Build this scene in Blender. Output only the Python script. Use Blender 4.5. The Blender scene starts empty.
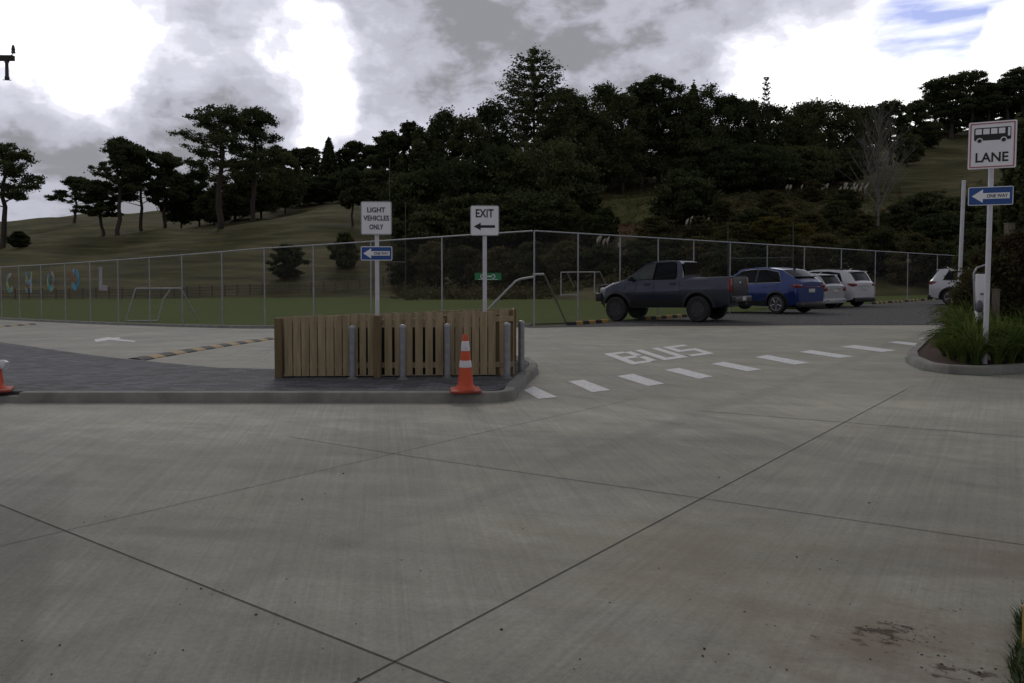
import bpy, bmesh, math, random
import numpy as np
from mathutils import Vector, Matrix
R = math.radians
random.seed(7)
rng = np.random.default_rng(7)
S = bpy.context.scene
COL = S.collection

# ------------------------------------------------------------------ camera
F, CX, CY, HOR, EYE, PITCH = 740.0, 512.0, 341.5, 270.0, 1.6, R(2.0)
SHIFT = -((CY - HOR) - F * math.tan(PITCH)) / 1024.0
cd = bpy.data.cameras.new('camera'); cam = bpy.data.objects.new('camera', cd); COL.objects.link(cam)
cd.sensor_width = 36.0; cd.lens = 36.0 * F / 1024.0; cd.shift_y = SHIFT
cd.clip_start = 0.05; cd.clip_end = 3000
cam.location = (0, 0, EYE); cam.rotation_euler = (R(90) - PITCH, 0, 0)
S.camera = cam

def ray(px, py):
    xi = (px - CX) / F; yi = (CY - py) / F + SHIFT * 1024 / F
    c, s = math.cos(PITCH), math.sin(PITCH)
    return Vector((xi, c + yi * s, -s + yi * c))
def at(px, py, Y):                       # point of that picture ray at distance Y
    d = ray(px, py); return Vector((0, 0, EYE)) + d * (Y / d.y)
def G(x, y):                             # ground height: falls gently away to the left and back
    w = -.6 * x + .8 * y - 16.0
    w = .5 * (w + math.sqrt(w * w + 6.0))
    return -1.6 * (1 - math.exp(-.055 * max(w - .3, 0) / 1.6))
def gp(px, py, dz=0.0):                  # point of that picture ray on the ground (dz above it)
    z = dz; d = ray(px, py)
    for _ in range(30):
        t = (z - EYE) / d.z; z = .5 * z + .5 * (G(d.x * t, d.y * t) + dz)
    return Vector((d.x * t, d.y * t, z))

# ------------------------------------------------------------------ world: sky with broken cloud
SUN_EL, SUN_AZ = R(38), R(-12)           # azimuth from +Y towards +X
W = bpy.data.worlds.new('World'); S.world = W; W.use_nodes = True
nt = W.node_tree; nt.nodes.clear()
def N(tree, t, **k):
    n = tree.nodes.new(t)
    for a, b in k.items(): setattr(n, a, b)
    return n
def math_(tree, op, a, b=None, clamp=False):
    n = N(tree, 'ShaderNodeMath', operation=op, use_clamp=clamp)
    for i, v in enumerate((a, b)):
        if v is None: continue
        if isinstance(v, (int, float)): n.inputs[i].default_value = v
        else: tree.links.new(v, n.inputs[i])
    return n.outputs[0]
tc = N(nt, 'ShaderNodeTexCoord'); D = tc.outputs['Generated']
nrm = N(nt, 'ShaderNodeVectorMath', operation='NORMALIZE'); nt.links.new(D, nrm.inputs[0]); D = nrm.outputs[0]
sky = N(nt, 'ShaderNodeTexSky', sky_type='NISHITA'); sky.sun_disc = False
sky.sun_elevation = SUN_EL; sky.sun_rotation = SUN_AZ; sky.air_density = 1.0; sky.dust_density = .6
mp = N(nt, 'ShaderNodeMapping'); mp.inputs['Scale'].default_value = (1, 1, 1.7); nt.links.new(D, mp.inputs[0])
def fbm(scale, det=7, rough=.56, dist=.4, off=0.0):
    n = N(nt, 'ShaderNodeTexNoise'); n.inputs['Scale'].default_value = scale; n.inputs['Detail'].default_value = det
    n.inputs['Roughness'].default_value = rough; n.inputs['Distortion'].default_value = dist
    m2 = N(nt, 'ShaderNodeVectorMath', operation='ADD'); m2.inputs[1].default_value = (off, off * .7, -off)
    nt.links.new(mp.outputs[0], m2.inputs[0]); nt.links.new(m2.outputs[0], n.inputs['Vector']); return n.outputs['Fac']
wob = N(nt, 'ShaderNodeTexNoise'); wob.inputs['Scale'].default_value = 7; wob.inputs['Detail'].default_value = 5
nt.links.new(D, wob.inputs['Vector'])
wv = N(nt, 'ShaderNodeVectorMath', operation='MULTIPLY_ADD'); wv.inputs[1].default_value = (.2, .2, .2)
wsub = N(nt, 'ShaderNodeVectorMath', operation='SUBTRACT'); wsub.inputs[1].default_value = (.5, .5, .5)
nt.links.new(wob.outputs['Color'], wsub.inputs[0]); nt.links.new(wsub.outputs[0], wv.inputs[0]); nt.links.new(D, wv.inputs[2])
wn = N(nt, 'ShaderNodeVectorMath', operation='NORMALIZE'); nt.links.new(wv.outputs[0], wn.inputs[0])
DW = wn.outputs[0]
def blob(px, py, deg, amp):
    d = ray(px, py).normalized()
    n = N(nt, 'ShaderNodeVectorMath', operation='DOT_PRODUCT'); nt.links.new(DW, n.inputs[0]); n.inputs[1].default_value = d
    m = N(nt, 'ShaderNodeMapRange', interpolation_type='SMOOTHSTEP')
    nt.links.new(n.outputs['Value'], m.inputs[0]); m.inputs[1].default_value = math.cos(R(deg)); m.inputs[2].default_value = math.cos(R(deg * .35))
    m.inputs[3].default_value = 0; m.inputs[4].default_value = amp
    return m.outputs[0]
dens = math_(nt, 'ADD', math_(nt, 'MULTIPLY', math_(nt, 'SUBTRACT', fbm(3.4, dist=.15), .5), 1.2), .575)
dens = math_(nt, 'ADD', dens, math_(nt, 'MULTIPLY', math_(nt, 'SUBTRACT', fbm(8.5, det=9, rough=.56, dist=.12, off=3.3), .5), .80))
dens = math_(nt, 'ADD', dens, math_(nt, 'MULTIPLY', math_(nt, 'SUBTRACT', fbm(22, det=8, rough=.6, off=7.1), .5), .52))
for b in [(225, 100, 6.0, .36), (205, 145, 6, .26), (180, 175, 7, .30), (30, 165, 6, .26), (130, 125, 4, .2), (150, 15, 6, .18), (430, 60, 8, .28), (540, 20, 9, .28), (640, 50, 8, .30), (395, 20, 8, .22),
          (470, 105, 5, .16), (710, 60, 6.5, .28), (740, 15, 7, .22), (60, 130, 5, .16), (100, 165, 5, .2), (40, 200, 6, .22), (870, 25, 4, .1), (290, 15, 5, .12),
          (100, 55, 7, -.30), (40, 50, 7, -.34), (300, 72, 3.6, -.42), (275, 40, 3.2, -.25), (318, 128, 3.2, -.34), (330, 92, 2.6, -.2), (505, 88, 3.5, -.42), (860, 85, 9, -.42), (785, 105, 6, -.36), (950, 85, 8, -.40),
          (1010, 60, 6, -.3), (205, 30, 4, -.18)]:
    dens = math_(nt, 'ADD', dens, blob(b[0], b[1], b[2] * 1.2, b[3] * (.42 if b[3] > 0 else .56)))
sep = N(nt, 'ShaderNodeSeparateXYZ'); nt.links.new(D, sep.inputs[0])
up = N(nt, 'ShaderNodeMapRange', interpolation_type='SMOOTHSTEP'); nt.links.new(sep.outputs['Z'], up.inputs[0])
up.inputs[1].default_value = .38; up.inputs[2].default_value = .62; up.inputs[3].default_value = 0; up.inputs[4].default_value = .48
bk = N(nt, 'ShaderNodeMapRange', interpolation_type='SMOOTHSTEP'); nt.links.new(sep.outputs['Y'], bk.inputs[0])
bk.inputs[1].default_value = .55; bk.inputs[2].default_value = -.1; bk.inputs[3].default_value = 0; bk.inputs[4].default_value = .48
dens = math_(nt, 'ADD', dens, math_(nt, 'MAXIMUM', up.outputs[0], bk.outputs[0]))
ramp = N(nt, 'ShaderNodeValToRGB'); cr = ramp.color_ramp; cr.interpolation = 'EASE'
stops = [(.22, (1.0, 1.0, 1.0)), (.35, (.86, .86, .90)), (.45, (.60, .605, .67)), (.58, (.455, .46, .525)), (.76, (.355, .36, .415)), (1.0, (.20, .20, .22))]
cr.elements[0].position, cr.elements[1].position = stops[0][0], stops[-1][0]
cr.elements[0].color, cr.elements[1].color = (*stops[0][1], 1), (*stops[-1][1], 1)
for p, c in stops[1:-1]: e = cr.elements.new(p); e.color = (*c, 1)
nt.links.new(dens, ramp.inputs[0])
cs = N(nt, 'ShaderNodeVectorMath', operation='SCALE'); cs.inputs['Scale'].default_value = 11.0; nt.links.new(ramp.outputs[0], cs.inputs[0])
wm = N(nt, 'ShaderNodeMapping'); wm.inputs['Scale'].default_value = (6, 6, 34); wm.inputs['Rotation'].default_value = (0, R(9), 0); nt.links.new(D, wm.inputs[0])
wisp = N(nt, 'ShaderNodeTexNoise'); wisp.inputs['Scale'].default_value = 1.6; wisp.inputs['Detail'].default_value = 6; nt.links.new(wm.outputs[0], wisp.inputs['Vector'])
wr = N(nt, 'ShaderNodeMapRange'); nt.links.new(wisp.outputs['Fac'], wr.inputs[0]); wr.inputs[1].default_value = .40; wr.inputs[2].default_value = .62
wr.inputs[3].default_value = 1.0; wr.inputs[4].default_value = .35
bl = math_(nt, 'ADD', blob(912, 18, 2.8, .95), math_(nt, 'ADD', blob(962, 26, 2.9, .95), blob(1000, 0, 2.4, .7)), clamp=True)
bl = math_(nt, 'MULTIPLY', bl, wr.outputs[0], clamp=True)
mx = N(nt, 'ShaderNodeMix', data_type='RGBA'); nt.links.new(bl, mx.inputs[0]); nt.links.new(cs.outputs[0], mx.inputs[6])
sk = N(nt, 'ShaderNodeVectorMath', operation='MULTIPLY'); sk.inputs[1].default_value = (1.0, .84, 1.0); nt.links.new(sky.outputs[0], sk.inputs[0])
nt.links.new(sk.outputs[0], mx.inputs[7])
bg = N(nt, 'ShaderNodeBackground'); bg.inputs['Strength'].default_value = .1; nt.links.new(mx.outputs[2], bg.inputs[0])
wo = N(nt, 'ShaderNodeOutputWorld'); nt.links.new(bg.outputs[0], wo.inputs[0])

# ------------------------------------------------------------------ sun behind the cloud
sl = bpy.data.lights.new('sun', 'SUN'); so = bpy.data.objects.new('sun', sl); COL.objects.link(so)
sl.energy = .5; sl.angle = R(18); sl.color = (1, .95, .88)
sd = Vector((math.sin(SUN_AZ) * math.cos(SUN_EL), math.cos(SUN_AZ) * math.cos(SUN_EL), math.sin(SUN_EL)))
so.rotation_euler = sd.to_track_quat('Z', 'Y').to_euler(); so.location = (0, 0, 60)
vs = S.view_settings; vs.view_transform = 'Standard'; vs.look = 'None'; vs.exposure = 0.40; vs.gamma = 1; vs.use_curve_mapping = False
S.cycles.max_bounces = 8; S.cycles.transparent_max_bounces = 16; S.cycles.diffuse_bounces = 3; S.cycles.caustics_reflective = False; S.cycles.caustics_refractive = False

# ------------------------------------------------------------------ materials
def mat(name, c1, c2=None, scale=4.0, rough=.7, metal=0.0, bump=0.0, bscale=None, coat=0.0, spec=.5, det=6, sq=(1, 1, 1), lo=.35, hi=.65, space='Object'):
    m = bpy.data.materials.new(name); m.use_nodes = True; t = m.node_tree; p = t.nodes['Principled BSDF']
    p.inputs['Roughness'].default_value = rough; p.inputs['Metallic'].default_value = metal
    p.inputs['Coat Weight'].default_value = coat; p.inputs['Specular IOR Level'].default_value = spec
    if c2 is None: c2 = tuple(x * .82 for x in c1)
    if space == 'Object': src = N(t, 'ShaderNodeTexCoord').outputs['Object']
    else: src = N(t, 'ShaderNodeNewGeometry').outputs['Position']
    mpn = N(t, 'ShaderNodeMapping'); mpn.inputs['Scale'].default_value = sq; t.links.new(src, mpn.inputs[0])
    n = N(t, 'ShaderNodeTexNoise'); n.inputs['Scale'].default_value = scale; n.inputs['Detail'].default_value = det; n.inputs['Roughness'].default_value = .6
    t.links.new(mpn.outputs[0], n.inputs['Vector'])
    mr = N(t, 'ShaderNodeMapRange'); t.links.new(n.outputs['Fac'], mr.inputs[0]); mr.inputs[1].default_value = lo; mr.inputs[2].default_value = hi
    x = N(t, 'ShaderNodeMix', data_type='RGBA'); t.links.new(mr.outputs[0], x.inputs[0])
    x.inputs[6].default_value = (*c1, 1); x.inputs[7].default_value = (*c2, 1); t.links.new(x.outputs[2], p.inputs['Base Color'])
    if bump:
        b = N(t, 'ShaderNodeBump'); b.inputs['Strength'].default_value = bump; b.inputs['Distance'].default_value = .02
        n2 = N(t, 'ShaderNodeTexNoise'); n2.inputs['Scale'].default_value = bscale or scale * 4; n2.inputs['Detail'].default_value = 5
        t.links.new(mpn.outputs[0], n2.inputs['Vector']); t.links.new(n2.outputs['Fac'], b.inputs['Height']); t.links.new(b.outputs[0], p.inputs['Normal'])
    return m
def leafmat(name, c1, c2, var=.35, scale=.5):
    m = bpy.data.materials.new(name); m.use_nodes = True; t = m.node_tree; t.nodes.clear()
    g = N(t, 'ShaderNodeNewGeometry'); oi = N(t, 'ShaderNodeObjectInfo')
    n = N(t, 'ShaderNodeTexNoise'); n.inputs['Scale'].default_value = scale; n.inputs['Detail'].default_value = 3; t.links.new(g.outputs['Position'], n.inputs['Vector'])
    a = math_(t, 'MULTIPLY', math_(t, 'SUBTRACT', n.outputs['Fac'], .5), 1.6)
    f = math_(t, 'ADD', math_(t, 'ADD', a, .5), math_(t, 'MULTIPLY', math_(t, 'SUBTRACT', g.outputs['Random Per Island'], .5), .42))
    f = math_(t, 'ADD', f, math_(t, 'MULTIPLY', math_(t, 'SUBTRACT', oi.outputs['Random'], .5), var * 2), clamp=True)
    x = N(t, 'ShaderNodeMix', data_type='RGBA'); t.links.new(f, x.inputs[0]); x.inputs[6].default_value = (*c1, 1); x.inputs[7].default_value = (*c2, 1)
    d = N(t, 'ShaderNodeBsdfDiffuse'); t.links.new(x.outputs[2], d.inputs[0])
    tr = N(t, 'ShaderNodeBsdfTranslucent'); t.links.new(x.outputs[2], tr.inputs[0])
    mi = N(t, 'ShaderNodeMixShader'); mi.inputs[0].default_value = .22; t.links.new(d.outputs[0], mi.inputs[1]); t.links.new(tr.outputs[0], mi.inputs[2])
    o = N(t, 'ShaderNodeOutputMaterial'); t.links.new(mi.outputs[0], o.inputs[0]); return m
M = {}
M['galv'] = mat('galvanised_steel', (.34, .35, .37), (.24, .25, .27), 9, rough=.45, metal=.6)
M['fencepost'] = mat('fence_galvanised', (.36, .37, .39), (.26, .27, .29), 5, rough=.5, metal=.2)
M['pole'] = mat('white_pole', (.62, .62, .66), (.52, .52, .56), 6, rough=.45)
M['signwhite'] = mat('sign_white', (.86, .86, .90), (.80, .80, .84), 4, rough=.4)
M['signback'] = mat('sign_back', (.4, .4, .42), None, 4, rough=.4, metal=.5)
M['signblack'] = mat('sign_black', (.012, .012, .014), None, 4, rough=.5)
M['signblue'] = mat('sign_blue', (.015, .075, .30), (.014, .065, .26), 4, rough=.4)
M['signred'] = mat('sign_red', (.42, .08, .10), None, 4, rough=.4)
M['signgreen'] = mat('sign_green', (.02, .20, .07), None, 4, rough=.5)
M['wood'] = mat('pine_paling', (.41, .32, .185), (.255, .20, .118), 3.0, rough=.8, bump=.3, bscale=30, sq=(7, 7, .6))
M['woodpost'] = mat('treated_post', (.20, .145, .07), (.14, .10, .05), 3, rough=.85, bump=.3, bscale=30, sq=(7, 7, .6))
M['oldwood'] = mat('weathered_wood', (.16, .13, .09), (.1, .085, .06), 4, rough=.9, sq=(6, 6, .7))
M['orange'] = mat('cone_orange', (.62, .085, .025), (.50, .065, .02), 9, rough=.5)
M['orangedirty'] = mat('cone_base', (.45, .06, .025), (.22, .04, .025), 14, rough=.7)
M['reflect'] = mat('cone_collar', (.66, .66, .68), (.5, .5, .52), 12, rough=.4)
M['black'] = mat('black_rubber', (.015, .015, .016), (.025, .025, .025), 10, rough=.75)
M['blackplastic'] = mat('black_plastic', (.014, .014, .016), None, 8, rough=.45)
M['yellow'] = mat('yellow_rubber', (.42, .26, .06), (.30, .19, .05), 10, rough=.7)
M['dullyellow'] = mat('faded_yellow', (.36, .26, .12), (.26, .19, .09), 10, rough=.75)
M['paint'] = mat('road_paint', (.60, .60, .60), (.40, .395, .38), 14, rough=.65, lo=.45, hi=.72)
M['kerb'] = mat('kerb_concrete', (.24, .236, .212), (.15, .146, .13), 3.0, rough=.85, bump=.25, bscale=40, space='w')
M['asphalt'] = mat('asphalt', (.062, .064, .071), (.110, .112, .124), 2.2, rough=.85, bump=.5, bscale=70, sq=(.45, 2.6, 1), det=12, space='w', spec=.3)
def paving_material():
    m = bpy.data.materials.new('block_paving'); m.use_nodes = True; t = m.node_tree; p = t.nodes['Principled BSDF']; L = t.links
    P = N(t, 'ShaderNodeNewGeometry').outputs['Position']; b = N(t, 'ShaderNodeTexBrick'); L.new(P, b.inputs['Vector'])
    b.inputs['Scale'].default_value = 1.0; b.inputs['Brick Width'].default_value = .20; b.inputs['Row Height'].default_value = .10; b.inputs['Mortar Size'].default_value = .005; b.inputs['Bias'].default_value = 0
    b.inputs['Color1'].default_value = (.070, .072, .082, 1); b.inputs['Color2'].default_value = (.135, .138, .150, 1); b.inputs['Mortar'].default_value = (.05, .048, .045, 1)
    n = N(t, 'ShaderNodeTexNoise'); n.inputs['Scale'].default_value = .9; n.inputs['Detail'].default_value = 8; L.new(P, n.inputs['Vector'])
    s_ = N(t, 'ShaderNodeVectorMath', operation='SCALE'); L.new(b.outputs['Color'], s_.inputs[0]); L.new(math_(t, 'ADD', math_(t, 'MULTIPLY', n.outputs['Fac'], .7), .65), s_.inputs['Scale'])
    L.new(s_.outputs[0], p.inputs['Base Color']); p.inputs['Roughness'].default_value = .85; p.inputs['Specular IOR Level'].default_value = .3
    u = N(t, 'ShaderNodeBump'); u.inputs['Strength'].default_value = .5; u.inputs['Distance'].default_value = .004; L.new(b.outputs['Fac'], u.inputs['Height']); u.invert = True; L.new(u.outputs[0], p.inputs['Normal'])
    return m
M['paving'] = paving_material()
M['gravel'] = mat('gravel', (.125, .121, .117), (.036, .035, .034), 13, rough=.95, bump=1.0, bscale=30, det=12, lo=.40, hi=.60, space='w', spec=.2)
M['soil'] = mat('bark_mulch', (.075, .035, .02), (.03, .017, .012), 22, rough=.95, bump=1, bscale=60, space='w')
M['bark'] = mat('tree_bark', (.07, .055, .045), (.035, .028, .024), 2.5, rough=.95)
M['palebark'] = mat('pale_bark', (.18, .165, .148), (.12, .11, .10), 3, rough=.9)
M['dullpost'] = mat('dull_post', (.10, .10, .10), (.07, .07, .07), 5, rough=.8)
M['goal'] = mat('goal_white', (.46, .46, .47), (.34, .34, .35), 5, rough=.5)
M['glass'] = mat('tinted_glass', (.007, .008, .011), (.007, .008, .011), 2, rough=.05, spec=.10)
M['glassgreen'] = mat('clear_glass', (.060, .075, .070), (.040, .050, .046), 2, rough=.05, spec=.35)
M['greypaint'] = mat('gunmetal_paint', (.027, .033, .058), (.024, .029, .050), 2, rough=.32, metal=.45, coat=.7)
M['bluepaint'] = mat('blue_paint', (.004, .028, .16), (.004, .024, .14), 2, rough=.30, metal=.35, coat=.8)
M['whitepaint'] = mat('white_paint', (.58, .58, .60), (.55, .55, .57), 2, rough=.3, coat=.6)
M['silverpaint'] = mat('pale_silver_paint', (.44, .45, .46), (.40, .41, .42), 2, rough=.3, metal=.2, coat=.6)
M['trim'] = mat('window_rubber', (.010, .010, .011), None, 8, rough=.8, spec=.08)
M['kerbgreen'] = mat('kerb_green_paint', (.055, .17, .085), (.17, .185, .15), 7, rough=.8, space='w', lo=.42, hi=.58)
M['chrome'] = mat('chrome', (.6, .6, .62), None, 4, rough=.15, metal=1)
M['alloy'] = mat('alloy_rim', (.38, .38, .40), (.28, .28, .3), 6, rough=.3, metal=.8)
M['darkalloy'] = mat('dark_rim', (.055, .055, .062), None, 6, rough=.4, metal=.5)
M['redlamp'] = mat('red_lamp', (.22, .010, .012), (.14, .006, .008), 12, rough=.15, coat=.6)
M['clearlamp'] = mat('clear_lamp', (.5, .5, .52), (.36, .36, .38), 12, rough=.12, coat=.6)
M['amber'] = mat('amber_lamp', (.5, .2, .03), None, 12, rough=.2)
M['plate'] = mat('number_plate', (.55, .55, .53), (.48, .48, .46), 12, rough=.4)
M['tyre'] = mat('tyre', (.018, .018, .019), (.035, .034, .033), 8, rough=.9)
M['hub'] = mat('porcelain', (.04, .03, .03), None, 8, rough=.3)
M['treatedarm'] = mat('crossarm_wood', (.05, .04, .035), None, 5, rough=.9)
M['plume'] = mat('pampas_plume', (.46, .41, .33), (.34, .30, .24), 5, rough=.95)
M['greyplastic'] = mat('grey_plastic', (.12, .12, .15), None, 6, rough=.5)
M['joint'] = mat('joint_sealant', (.045, .042, .038), (.085, .08, .07), 6, rough=.9, space='w')
M['debris'] = mat('debris', (.03, .024, .018), (.06, .05, .04), 8, rough=.95, space='w')
M['turf'] = mat('turf_blade', (.035, .065, .014), (.055, .075, .02), 6, rough=.8, space='w')
M['leaf_pine'] = leafmat('pine_needles', (.044, .055, .028), (.100, .114, .054))
M['leaf_dark'] = leafmat('dark_foliage', (.040, .051, .025), (.108, .120, .055))
M['leaf_mid'] = leafmat('mid_foliage', (.036, .046, .022), (.080, .090, .040))
M['leaf_scrub'] = leafmat('scrub_foliage', (.052, .055, .026), (.125, .108, .050), .5, .35)
M['leaf_gorse'] = leafmat('gorse_foliage', (.07, .066, .022), (.135, .115, .032), .3, .8)
M['leaf_red'] = leafmat('reddish_foliage', (.055, .036, .022), (.060, .072, .034), .2, 3)
M['leaf_strap'] = leafmat('strap_leaf', (.055, .095, .026), (.17, .205, .06), .4, 3)

def concrete_material():
    m = bpy.data.materials.new('brushed_concrete'); m.use_nodes = True; t = m.node_tree; p = t.nodes['Principled BSDF']
    g = N(t, 'ShaderNodeNewGeometry'); P = g.outputs['Position']; L = t.links
    def noise(scale, sq=(1, 1, 1), rot=0, det=6, rough=.6, dist=0):
        q = N(t, 'ShaderNodeMapping'); q.inputs['Rotation'].default_value = (0, 0, rot)
        q2 = N(t, 'ShaderNodeMapping'); q2.inputs['Scale'].default_value = sq
        n = N(t, 'ShaderNodeTexNoise'); n.inputs['Scale'].default_value = scale; n.inputs['Detail'].default_value = det; n.inputs['Roughness'].default_value = rough; n.inputs['Distortion'].default_value = dist
        L.new(P, q.inputs[0]); L.new(q.outputs[0], q2.inputs[0]); L.new(q2.outputs[0], n.inputs['Vector']); return n.outputs['Fac']
    def rng_(v, a, b, c, d):
        r = N(t, 'ShaderNodeMapRange'); L.new(v, r.inputs[0])
        for i, k in enumerate((a, b, c, d)): r.inputs[i + 1].default_value = k
        return r.outputs[0]
    def side(a, b, soft=.01):            # 1 on the left of the ground line a->b
        d = Vector((b.x - a.x, b.y - a.y, 0)).normalized(); n = Vector((-d.y, d.x, 0)); c = n.dot(a)
        v = N(t, 'ShaderNodeVectorMath', operation='DOT_PRODUCT'); L.new(P, v.inputs[0]); v.inputs[1].default_value = n
        return rng_(v.outputs['Value'], c - soft, c + soft, 0, 1)
    broom1 = noise(1, (20, .22, 1), R(-10), 4, .9); broom2 = noise(1, (18, .22, 1), R(34), 4, .9)
    sA = side(gp(0, 505), gp(400, 664)); sB = side(gp(355, 683), gp(905, 390))
    bm = N(t, 'ShaderNodeMix'); L.new(sB, bm.inputs[0]); L.new(broom2, bm.inputs[2]); L.new(broom1, bm.inputs[3]); broom = bm.outputs[0]
    big = noise(.35, (1, 1, 1), 0, 5); med = noise(1.7, (1, 1.6, 1), R(20), 6, .65, .6); fine = noise(34, (1, 1, 1), 0, 6, .8)
    sweep = noise(.8, (.35, 2.6, 1), R(8), 5, .6, .8)
    v = rng_(big, .3, .7, .82, 1.16)
    for f, k in ((rng_(broom, .32, .68, .87, 1.12), 1), (rng_(med, .3, .7, .86, 1.13), 1), (rng_(fine, .3, .7, .80, 1.19), 1), (rng_(sweep, .35, .7, .93, 1.09), 1)):
        v = math_(t, 'MULTIPLY', v, f)
    # pours of slightly different tone
    v = math_(t, 'MULTIPLY', v, rng_(sA, 0, 1, .93, 1.05)); v = math_(t, 'MULTIPLY', v, rng_(sB, 0, 1, .97, 1.02))
    pl = side(gp(54, 562), gp(76, 472), .03)
    pe = math_(t, 'MULTIPLY', pl, side(gp(76, 472), gp(0, 479), .05))
    v = math_(t, 'MULTIPLY', v, rng_(pe, 0, 1, 1.0, .82))
    pf_ = math_(t, 'MULTIPLY', math_(t, 'SUBTRACT', 1.0, pl), math_(t, 'MULTIPLY', side(gp(52, 562), gp(420, 515), .015), math_(t, 'SUBTRACT', 1.0, side(gp(52, 440), gp(460, 430), .4))))
    v = math_(t, 'MULTIPLY', v, rng_(pf_, 0, 1, 1.0, .94))
    for a_, b_, w_ in (((560, 400), (1024, 497), .10), ((610, 402), (1024, 470), .09), ((300, 560), (520, 480), .12), ((640, 560), (1024, 580), .08)):
        a, b = gp(*a_), gp(*b_); d_ = Vector((b.x - a.x, b.y - a.y, 0)).normalized(); n_ = Vector((-d_.y, d_.x, 0)); c_ = n_.dot(a)
        q_ = N(t, 'ShaderNodeVectorMath', operation='DOT_PRODUCT'); L.new(P, q_.inputs[0]); q_.inputs[1].default_value = n_
        off_ = math_(t, 'ADD', math_(t, 'SUBTRACT', q_.outputs['Value'], c_), math_(t, 'MULTIPLY', math_(t, 'SUBTRACT', big, .5), .9))
        tr_ = math_(t, 'MULTIPLY', rng_(math_(t, 'ABSOLUTE', off_), w_ * .5, w_ * 1.3, 1, 0), rng_(med, .40, .60, 0, 1))
        v = math_(t, 'MULTIPLY', v, rng_(tr_, 0, 1, 1.0, .80))
    # worn pale band along the kerb
    sp = N(t, 'ShaderNodeSeparateXYZ'); L.new(P, sp.inputs[0])
    wy = math_(t, 'ADD', sp.outputs['Y'], math_(t, 'MULTIPLY', med, 1.6))
    band = math_(t, 'MULTIPLY', rng_(wy, 7.6, 8.6, 0, 1), rng_(sp.outputs['Y'], 8.6, 9.3, 1, .25))
    v = math_(t, 'MULTIPLY', v, rng_(band, 0, 1, 1.0, 1.24))
    sc = N(t, 'ShaderNodeVectorMath', operation='SCALE'); L.new(v, sc.inputs['Scale'])
    tint = N(t, 'ShaderNodeMix', data_type='RGBA'); L.new(rng_(sp.outputs['X'], -5, 4, 0, 1), tint.inputs[0])
    tint.inputs[6].default_value = (.238, .235, .206, 1); tint.inputs[7].default_value = (.242, .232, .188, 1)
    t2 = N(t, 'ShaderNodeMix', data_type='RGBA'); L.new(rng_(noise(.55, (1, 1.3, 1), R(15), 7, .7, .7), .42, .66, 0, .75), t2.inputs[0]); L.new(tint.outputs[2], t2.inputs[6]); t2.inputs[7].default_value = (.246, .233, .186, 1)
    L.new(t2.outputs[2], sc.inputs[0]); col = sc.outputs[0]
    # clay stains near the verge
    def stain(px, py, rad, stretch, lo, hi, nsc, colr, amt, fa=.30):
        nonlocal col
        c = gp(px, py)
        a = N(t, 'ShaderNodeVectorMath', operation='SUBTRACT'); L.new(P, a.inputs[0]); a.inputs[1].default_value = c
        b = N(t, 'ShaderNodeVectorMath', operation='MULTIPLY'); L.new(a.outputs[0], b.inputs[0]); b.inputs[1].default_value = (1 / stretch[0], 1 / stretch[1], 0)
        ln = N(t, 'ShaderNodeVectorMath', operation='LENGTH'); L.new(b.outputs[0], ln.inputs[0])
        fall = rng_(ln.outputs['Value'], 0, rad, fa, -fa)
        n = noise(nsc, (1, 1.7, 1), R(25), 7, .68)
        k = rng_(math_(t, 'ADD', n, fall), lo, hi, 0, amt)
        x = N(t, 'ShaderNodeMix', data_type='RGBA'); L.new(k, x.inputs[0]); L.new(col, x.inputs[6]); x.inputs[7].default_value = (*colr, 1); col = x.outputs[2]
    stain(880, 640, 1.3, (1.0, .6), .42, .78, 3.0, (.165, .122, .085), .7)
    stain(690, 560, 2.2, (1.3, .8), .50, .9, 1.6, (.18, .150, .098), .6)
    stain(1000, 560, 1.2, (1.0, .8), .50, .85, 2.2, (.165, .12, .08), .7)
    stain(893, 633, .50, (.95, .46), .575, .665, 11, (.046, .030, .020), .92, .17)
    stain(860, 640, .62, (1.0, .40), .655, .72, 9, (.07, .046, .030), .85, .14)
    stain(965, 673, .52, (1.0, .42), .595, .68, 11, (.050, .033, .022), .9, .16)
    stain(935, 655, .9, (1.0, .6), .66, .75, 10, (.075, .047, .031), .8, .12)
    stain(945, 612, .5, (.8, .5), .66, .74, 10, (.07, .045, .03), .8, .12)
    stain(790, 655, .7, (1.0, .45), .68, .77, 9, (.085, .055, .037), .75, .12)
    L.new(col, p.inputs['Base Color']); p.inputs['Roughness'].default_value = .8; p.inputs['Specular IOR Level'].default_value = .35
    b = N(t, 'ShaderNodeBump'); b.inputs['Strength'].default_value = .35; b.inputs['Distance'].default_value = .006
    L.new(math_(t, 'ADD', broom, math_(t, 'MULTIPLY', fine, .6)), b.inputs['Height']); L.new(b.outputs[0], p.inputs['Normal'])
    return m
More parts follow.
